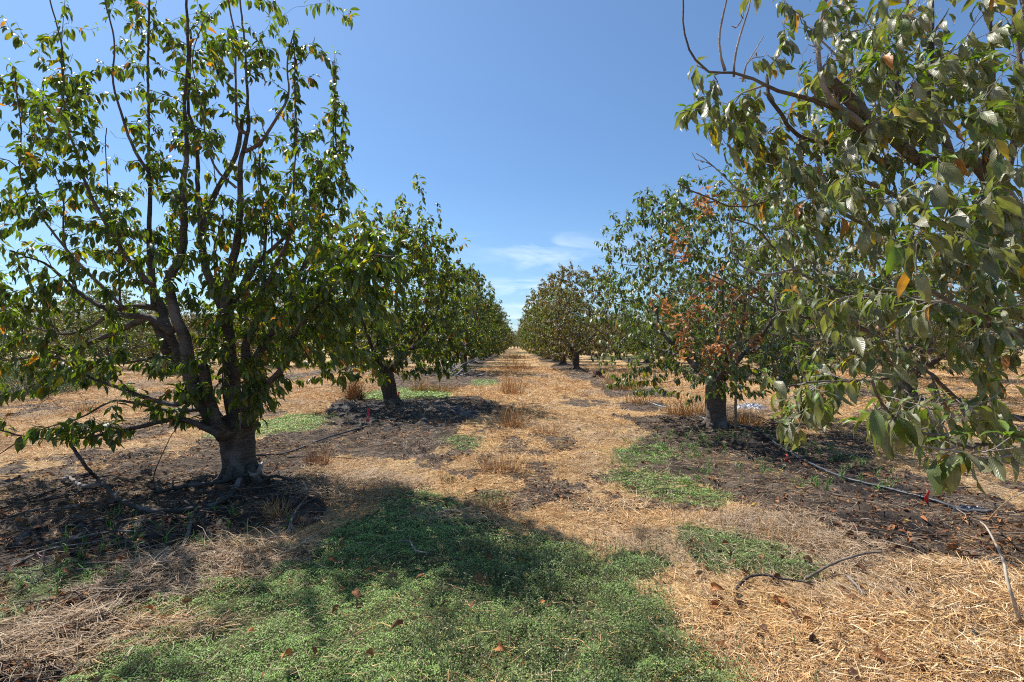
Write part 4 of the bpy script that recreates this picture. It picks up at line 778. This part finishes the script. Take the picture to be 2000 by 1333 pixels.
for q, pts in enumerate([[(0, 1000), (120, 975), (240, 955)], [(20, 1030), (150, 1000), (290, 975)], [(-60, 1060), (60, 1020), (180, 1010)], [(560, 1050), (575, 1020), (600, 985)], [(50, 985), (160, 955), (260, 930)], [(100, 1075), (200, 1060), (300, 1045)], [(560, 900), (620, 897), (700, 902)], [(0, 1130), (90, 1085), (200, 1070)]]):
    rod('fallen_stick', [GP(p[0], p[1], .03) for p in pts], .010, .005, M_deadwood if q % 2 else M_darkwood, ['weathered stick strewn in the litter around the left tree'][0], 'stick', 'sticks strewn around the left tree', seed=30 + q, forks=1)
# hoses
M_hose = plain_mat('hose_black', (.035, .04, .05), .5, 0, .3, 8)
rod('irrigation_hose', [GP(1438, 838, .04), GP(1480, 852, .03), GP(1520, 875, .03), GP(1560, 905, .03), GP(1640, 938, .03), GP(1740, 962, .03), GP(1830, 985, .03), GP(1880, 1005, .04), GP(1935, 1022, .02)], .014, .014, M_hose, 'black irrigation hose running from the stake toward the right edge', 'hose', k=10, rough=.0, seed=41)
rod('irrigation_hose', [GP(500, 905, .03), GP(540, 893, .02), GP(575, 885, .03), GP(640, 862, .03), GP(715, 838, .02)], .013, .013, M_hose, 'black irrigation hose running back from the near left trunk', 'hose', k=10, rough=.0, seed=42)
rod('irrigation_hose', [GP(1262, 787, .05), GP(1290, 796, .03), GP(1330, 801, .02), GP(1380, 822, .02)], .013, .013, plain_mat('hose_grey', (.30, .33, .37), .5), 'pale grey hose in the straw left of the second right trunk', 'hose', k=8, rough=.0, seed=43)
rod('wooden_stake', [GP(1437, 845, -.1), D(1437, 760, 8.6), D(1440, 690, 8.6)], .024, .022, plain_mat('stake_wood', (.20, .14, .10), .85, 0, .4, 30), 'upright brown stake standing right of the second right trunk', 'stake', k=8, rough=.1, seed=44)
# black plastic bundle at the end of the hose
def crumple(name, c, sx, sy, sz, mat, label, cat, seed, rz=0):
    n = 34; u, v = np.meshgrid(np.linspace(-1, 1, n), np.linspace(-1, 1, n)); q = np.abs(vn(u * 3 + seed, v * 3, seed) - .5) * 2; q2 = np.abs(vn(u * 7 + seed, v * 7, seed + 1) - .5) * 2
    e = np.clip(1.15 - np.sqrt(u * u + v * v) + .35 * (vn(u * 4, v * 4, seed + 2) - .5), 0, 1); z = sz * np.minimum(e * 2, 1) * (.25 + .7 * q + .35 * q2) - .01
    x = u * sx * (1 + .25 * (vn(u * 2, v * 2, seed + 4) - .5)); y = v * sy * (1 + .3 * (vn(u * 2 + 5, v * 2, seed + 5) - .5)); i = np.arange(n - 1)[:, None] * n; j = np.arange(n - 1)[None, :]
    F = np.stack([i + j, i + j + 1, i + n + j + 1, i + n + j], -1).reshape(-1, 4); keep = (e.ravel()[F] > .02).all(1)
    o = mesh_obj(name, np.stack([x, y, z], -1).reshape(-1, 3), F[keep], mat, smooth=False, loc=tuple(c)); o.rotation_euler.z = rz
    mo = o.modifiers.new('t', 'SOLIDIFY'); mo.thickness = .003; tag(o, label, cat); return o
crumple('plastic_sheet', GP(1467, 798, .0), .37, .22, .13, plain_mat('plastic_grey', (.40, .40, .42), .35, 0, .4, 12), 'crumpled grey plastic sheet lying on straw behind the stake', 'plastic sheet', 3)
crumple('plastic_bag', GP(1905, 1003, .0), .16, .10, .06, plain_mat('plastic_black', (.035, .04, .055), .3), 'crumpled black plastic at the hose end on the right', 'plastic', 9, -.5)
# marker ribbons on thin pegs
M_pink = plain_mat('ribbon_pink', (.75, .05, .10), .5, 0, .15); M_red = plain_mat('ribbon_red', (.80, .03, .02), .5, 0, .15); M_peg = plain_mat('peg_wood', (.25, .17, .11), .85)
def ribbon(px, py, h, w, mat, label, seed, dx=0., pegcol=None):
    rr = np.random.default_rng(seed); c = GP(px, py, 0); root = empty('marker_flag', c); tag(root, label, 'marker')
    tb = Tubes(); tb.add(np.array([[0, 0, -.05], [dx * .3, 0, h * .6], [dx * .6, 0, h * 1.02]]), [.006, .006, .005], 6); tb.build('peg', pegcol or M_peg, root)
    n = 9; t = np.linspace(0, 1, n); x = dx + w * .45 * np.sin(t * 3 + seed) + w * .3 * t; y = -.012 + .02 * np.sin(t * 5 + seed); z = h - t * h * .85; ww = w * (.5 + .25 * np.sin(t * 7 + seed))
    V = np.stack([np.stack([x * .4 + dx * .4 - ww * .5, y, z], -1), np.stack([x * .4 + dx * .4 + ww * .5, y - .012 * np.cos(t * 9), z - .01], -1)], 1).reshape(-1, 3)
    F = np.array([[2 * k, 2 * k + 1, 2 * k + 3, 2 * k + 2] for k in range(n - 1)]); o = mesh_obj('ribbon', V, F, mat, root); mo = o.modifiers.new('t', 'SOLIDIFY'); mo.thickness = .002
ribbon(716, 832, .28, .07, M_pink, 'pink ribbon marker in dark litter left of the second left trunk', 1, .03)
ribbon(781, 778, .16, .10, M_red, 'red ribbon just behind the second left trunk', 2, -.05)
ribbon(1536, 909, .11, .05, M_pink, 'small pink ribbon tied over the hose right of the stake', 3)
ribbon(1814, 990, .16, .05, M_red, 'red ribbon hanging below the big leaves by the hose end', 4, -.03)
ribbon(86, 1118, .13, .035, plain_mat('peg_pink', (.42, .22, .24), .8, 0, .3), 'short dull pink peg beside the wet furrow at lower left', 5)
# stump
def stump():
    c = GP(1167, 738, 0); root = empty('tree_stump', c); tag(root, 'low dark old stump standing in the straw right of the lane', 'stump'); tb = Tubes()
    P = np.array([[0, 0, -.05], [0, 0, .05], [.01, 0, .16], [.02, .01, .27], [.03, .01, .32]]); tb.add(P, [.24, .19, .17, .18, .15], 18, .9, 7); tb.build('stump_wood', plain_mat('old_wood', (.07, .035, .025), .9, 0, .5, 14, .3, .8), root)
    t2 = Tubes()
    for q in range(7): a = q * .9; t2.add(np.array([[math.cos(a) * .12, math.sin(a) * .12, .08], [math.cos(a) * .24, math.sin(a) * .24, .05], [math.cos(a) * .36, math.sin(a) * .36, -.02]]), [.05, .035, .012], 6, .3, q)
    t2.build('roots', M_darkwood, root)
stump()
# grey brush pile at the third left tree: countable branches
rr = np.random.default_rng(77); M_brush = plain_mat('brush_grey', (.38, .35, .33), .8, 0, .35, 20)
for q in range(26):
    d = 23.3 + rr.normal(0, .5); cx = x_at(880 + rr.normal(0, 16), d); a = rr.uniform(0, 6.28); l = rr.uniform(.6, 1.9); e = rr.uniform(.05, .5) if q > 6 else rr.uniform(.8, 1.3)
    p0 = np.array([cx, d, rr.uniform(.02, .2)]); p1 = p0 + np.array([math.cos(a) * math.cos(e), math.sin(a) * math.cos(e), math.sin(e)]) * l
    rod('brush_branch', [p0, (p0 + p1) / 2 + rr.normal(0, .08, 3), p1], .028, .010, M_brush, 'grey cut branch in the brush pile at the foot of the left row', 'branch', 'branches of the grey brush pile', seed=100 + q, forks=3, k=6)
# brush in front of the second left trunk
for q in range(16):
    p0 = np.array([x_at(790 + rr.normal(0, 22), 11.2), 11.3 + rr.normal(0, .35), .03]); a = rr.uniform(-.6, 3.6); e = rr.uniform(.1, .9); l = rr.uniform(.3, .9)
    p1 = p0 + np.array([math.cos(a) * math.cos(e), -abs(math.sin(a)) * math.cos(e) * .4, math.sin(e)]) * l
    rod('pruned_twig', [p0, (p0 + p1) / 2 + [0, 0, .08], p1], .009, .004, M_deadwood, 'pale pruned twig heaped at the foot of the second left trunk', 'twig', 'pruned twigs at the second left trunk', seed=140 + q, forks=2, k=5)
# dry grass tufts as things
def tuft(px, py, h, wd, n, label, col=(.50, .29, .12), seed=0, lean=0., group=None, hang=False):
    r2 = np.random.default_rng(seed + 400); g = G(px, py); z0 = float(height2(np.array([g[0]]), np.array([g[1]]))[0]); a = r2.uniform(0, 6.28, n); q = np.sqrt(r2.random(n)) * wd * .5
    P = np.stack([np.cos(a) * q, np.sin(a) * q * .7, np.zeros(n)], -1); tl = r2.normal(1.1, .38, n); Ln = h * r2.uniform(.25, 1.05, n)
    far = max(1, g[1] / 5); V = P; o = blades('dry_grass_tuft', P, a + r2.normal(0, .6, n), tl, Ln, r2.uniform(.0025, .005, n) * far, np.array(col) * r2.uniform(.5, 1.4, (n, 1)), M_straw, r2.normal(.1, .25, n), None, 3)
    o.location = (g[0], g[1], z0 - .01); tag(o, label, 'grass tuft', group)
    # seed heads
for q, a in enumerate([(975, 925, .34, .5, 260, 'tallest tan tuft in the middle of the near lane'), (960, 1000, .18, .35, 260, 'tan tuft at the far tip of the green mat'), (1003, 835, .5, .4, 170, 'tall narrow tuft on the lane centre behind the tallest near one'), (1000, 770, .7, .7, 170, 'tall feathery clump on the lane centre, middle distance'), (1068, 850, .2, .45, 200, 'low tuft right of the lane centre behind the tall near one'),
                       (620, 915, .26, .3, 260, 'brown tuft on the soil right of the near left trunk'), (540, 1010, .2, .22, 160, 'small golden tuft on dark soil before the near left trunk'), (1345, 812, .42, .9, 520, 'wide dry clump left of the second right trunk'), (1455, 830, .34, .7, 420, 'dry clump behind the stake'), (1215, 762, .7, 1.2, 420, 'spread dry clump on straw beyond the stump'),
                       (1250, 790, .3, .8, 240, 'loose dry clump left of the pale hose'), (692, 782, .62, .42, 520, 'thick hanging brown clump left of the second left trunk'), (860, 765, .34, 1.2, 320, 'low dry clump before the brush pile'), (875, 940, .1, .14, 160, 'tiny green grey tuft in the near straw'), (865, 830, .12, .3, 120, 'brown tuft above a small green patch'), (1010, 722, .8, 1.8, 170, 'feathery clump far down the lane'), (1008, 700, .8, 3.0, 150, 'farthest feathery clump on the lane'),
                       (820, 765, .5, .5, 160, 'pale stalky clump left of the brush pile'), (170, 806, .2, .6, 200, 'low brown tuft on the left field'), (1180, 850, .12, .35, 120, 'low tuft at the left of the right soil strip')]):
    col = (.14, .17, .07) if 'green' in a[5] and 'tiny' in a[5] else ((.36, .20, .10) if 'brown' in a[5] else (.50, .29, .12))
    tuft(*a, col=col, seed=q)
# leaning dried corn-like stem at lower right
rod('dried_weed', [GP(1995, 1235, .03), D(1975, 1160, 2.62), D(1957, 1090, 2.72), D(1930, 1035, 2.85), D(1915, 1020, 2.95)], .011, .004, plain_mat('pale_stem', (.40, .33, .25), .7, 0, .3, 30), 'pale dried weed stem arching over straw at lower right', 'stem', k=7, seed=51)
rod('dried_weed', [GP(1930, 1040, .1), D(1960, 985, 2.8), D(2010, 955, 2.7)], .006, .003, plain_mat('pale_stem_b', (.42, .33, .22), .7), 'thin dry stem slanting up to the right edge', 'stem', k=6, seed=52)
# large curled fallen leaves, each its own thing
def dry_leaves():
    r3 = np.random.default_rng(8); protos_ = []
    for q in range(7):
        lv = Leaves(); lv.add(np.array([[0, 0, .012]]), np.array([[1, 0, r3.normal(0, .1)]]), np.array([[r3.normal(0, .3), r3.normal(0, .5), 1.]]), r3.uniform(.075, .12), r3.uniform(.035, .05), np.array([LIT[[1, 4, 0, 1, 3, 3, 2][q]] * .8]), r3.uniform(.6, 2.2))
        o = lv.build('dry_leaf', M_litter, None, 3, fold=1.0, seed=q); protos_.append(o)
    spots = [(945, 1165 - 50), (760, 1145), (640, 1115), (1510, 1140), (1525, 1143), (1575, 1150), (1590, 1090), (1640, 1152), (1690, 1160), (1720, 1170), (1730, 1120), (1600, 1192), (1555, 1210), (1530, 1195)]
    used = set(); k = 0
    while len(spots) < 150:
        if r3.random() < .8: spots.append((r3.uniform(1350, 2000), r3.uniform(1060, 1330)))
        else: spots.append((r3.uniform(0, 1100), r3.uniform(980, 1330)))
    for px, py in spots:
        i = k % 7; o = protos_[i] if i not in used else protos_[i].copy()
        if i in used: C.objects.link(o)
        used.add(i); k += 1; g = G(px, py); gr, gh, _ = green_at(np.array([g[0]]), np.array([g[1]])); z = float(height2(np.array([g[0]]), np.array([g[1]]))[0])
        o.location = (g[0], g[1], z + .02 + float(gh[0]) * .9); o.rotation_euler = (r3.normal(0, .35), r3.normal(0, .35), r3.uniform(0, 6.28)); s = r3.uniform(.5, 1.1); o.scale = (s, s, s)
        tag(o, 'curled dry brown fallen leaf on the near ground', 'fallen leaf', 'curled dry leaves on the near ground')
dry_leaves()
# round sage green bushes in the left field
def bush(px, py, d, rx, h, label, seed):
    r4 = np.random.default_rng(seed); n = 15000; u = unit(r4.normal(0, 1, (n, 3))); u[:, 2] = np.abs(u[:, 2]); q = r4.random(n) ** .25 * (.8 + .35 * vn(u[:, 0] * 3 + 5, u[:, 1] * 3 + u[:, 2] * 3, seed)); P = u * q[:, None] * [rx, rx * .8, h] + [0, 0, .03]
    A = unit(u + r4.normal(0, .6, (n, 3)) + [0, 0, .5]); Ln = r4.uniform(.03, .06, n); lv = Leaves(); lv.add(P, A, r4.normal(0, 1, (n, 3)), Ln, Ln * .4, np.array((.13, .20, .10)) * r4.uniform(.6, 1.35, (n, 1)), .4)
    x = x_at(px, d); root = empty('sage_bush', (x, d, 0)); tag(root, label, 'bush'); lv.build('foliage', M_green, root, 0, fold=.1)
    tb = Tubes()
    for i in range(24): e = P[r4.integers(n)] * .8; tb.add(np.array([[0, 0, -.02], e * .5 + [0, 0, .05], e]), [.012, .008, .003], 5)
    tb.build('stems', M_twig, root)
bush(55, 770, 15.3, 1.35, 1.15, 'rounded sage green bush in the left field behind the near left tree', 3)
bush(155, 755, 18, .9, .8, 'smaller sage green bush right of the rounded one', 4)
bush(330, 745, 24, 1.0, 1.0, 'grey green bush far behind the near left trunk', 5)
# dark parked car far off in the left field
def car():
    M_b = plain_mat('car_paint', (.012, .013, .02), .25, .3, .1, 3); M_g = plain_mat('car_glass', (.05, .07, .12), .08, 0, .05, 3, .8); M_t = plain_mat('tyre', (.02, .02, .02), .9); M_rim = plain_mat('rim', (.35, .35, .37), .35, .8); M_l = plain_mat('car_light', (.6, .1, .08), .3)
    d = 46; root = empty('parked_car', (x_at(270, d), d, 0), math.radians(28)); tag(root, 'dark parked car glimpsed through branches at the far left', 'car')
    def body(name, prof, w0, w1, mat):
        prof = np.array(prof); n = len(prof); V = []; ztop = prof[:, 1].max()
        for s_ in (-1, 1):
            for x, z in prof: V.append((x, s_ * np.interp(z, [.2, .9, 1.7], [w0, w0, w1]), z))
        V = np.array(V); me = bpy.data.meshes.new(name); F = [tuple(range(n)), tuple(range(2 * n - 1, n - 1, -1))] + [(i, i + n, (i + 1) % n + n, (i + 1) % n) for i in range(n)]
        me.from_pydata([tuple(v) for v in V], [], F); me.materials.append(mat); o = bpy.data.objects.new(name, me); C.objects.link(o); o.parent = root; b = o.modifiers.new('b', 'BEVEL'); b.width = .05; b.segments = 3; return o
    body('body', [(-2.25, .35), (-2.3, .8), (-2.2, 1.02), (-1.5, 1.05), (.85, 1.02), (1.9, .95), (2.25, .75), (2.3, .35)], .92, .8, M_b)
    body('cabin_glass', [(-2.0, 1.0), (-1.75, 1.6), (-.1, 1.66), (.35, 1.55), (1.0, 1.0)], .86, .68, M_g)
    body('roof', [(-1.8, 1.6), (-1.7, 1.70), (-.2, 1.74), (.3, 1.6), (-.1, 1.62)], .72, .70, M_b)
    for x in (-1.4, 1.45):
        for y in (-.86, .86):
            tb = Tubes(); tb.add(np.array([[x, y - .1, .34], [x, y + .1, .34]]), [.34, .34], 20); wh = tb.build('wheel', M_t, root)
            t2 = Tubes(); t2.add(np.array([[x, y - .105, .34], [x, y + .105, .34]]), [.2, .2], 16); t2.build('rim', M_rim, wh)
    for y in (-.7, .7):
        tb = Tubes(); tb.add(np.array([[-2.33, y - .12, .85], [-2.33, y + .12, .85]]), [.07, .07], 8); tb.build('tail_light', M_l, root)
car()
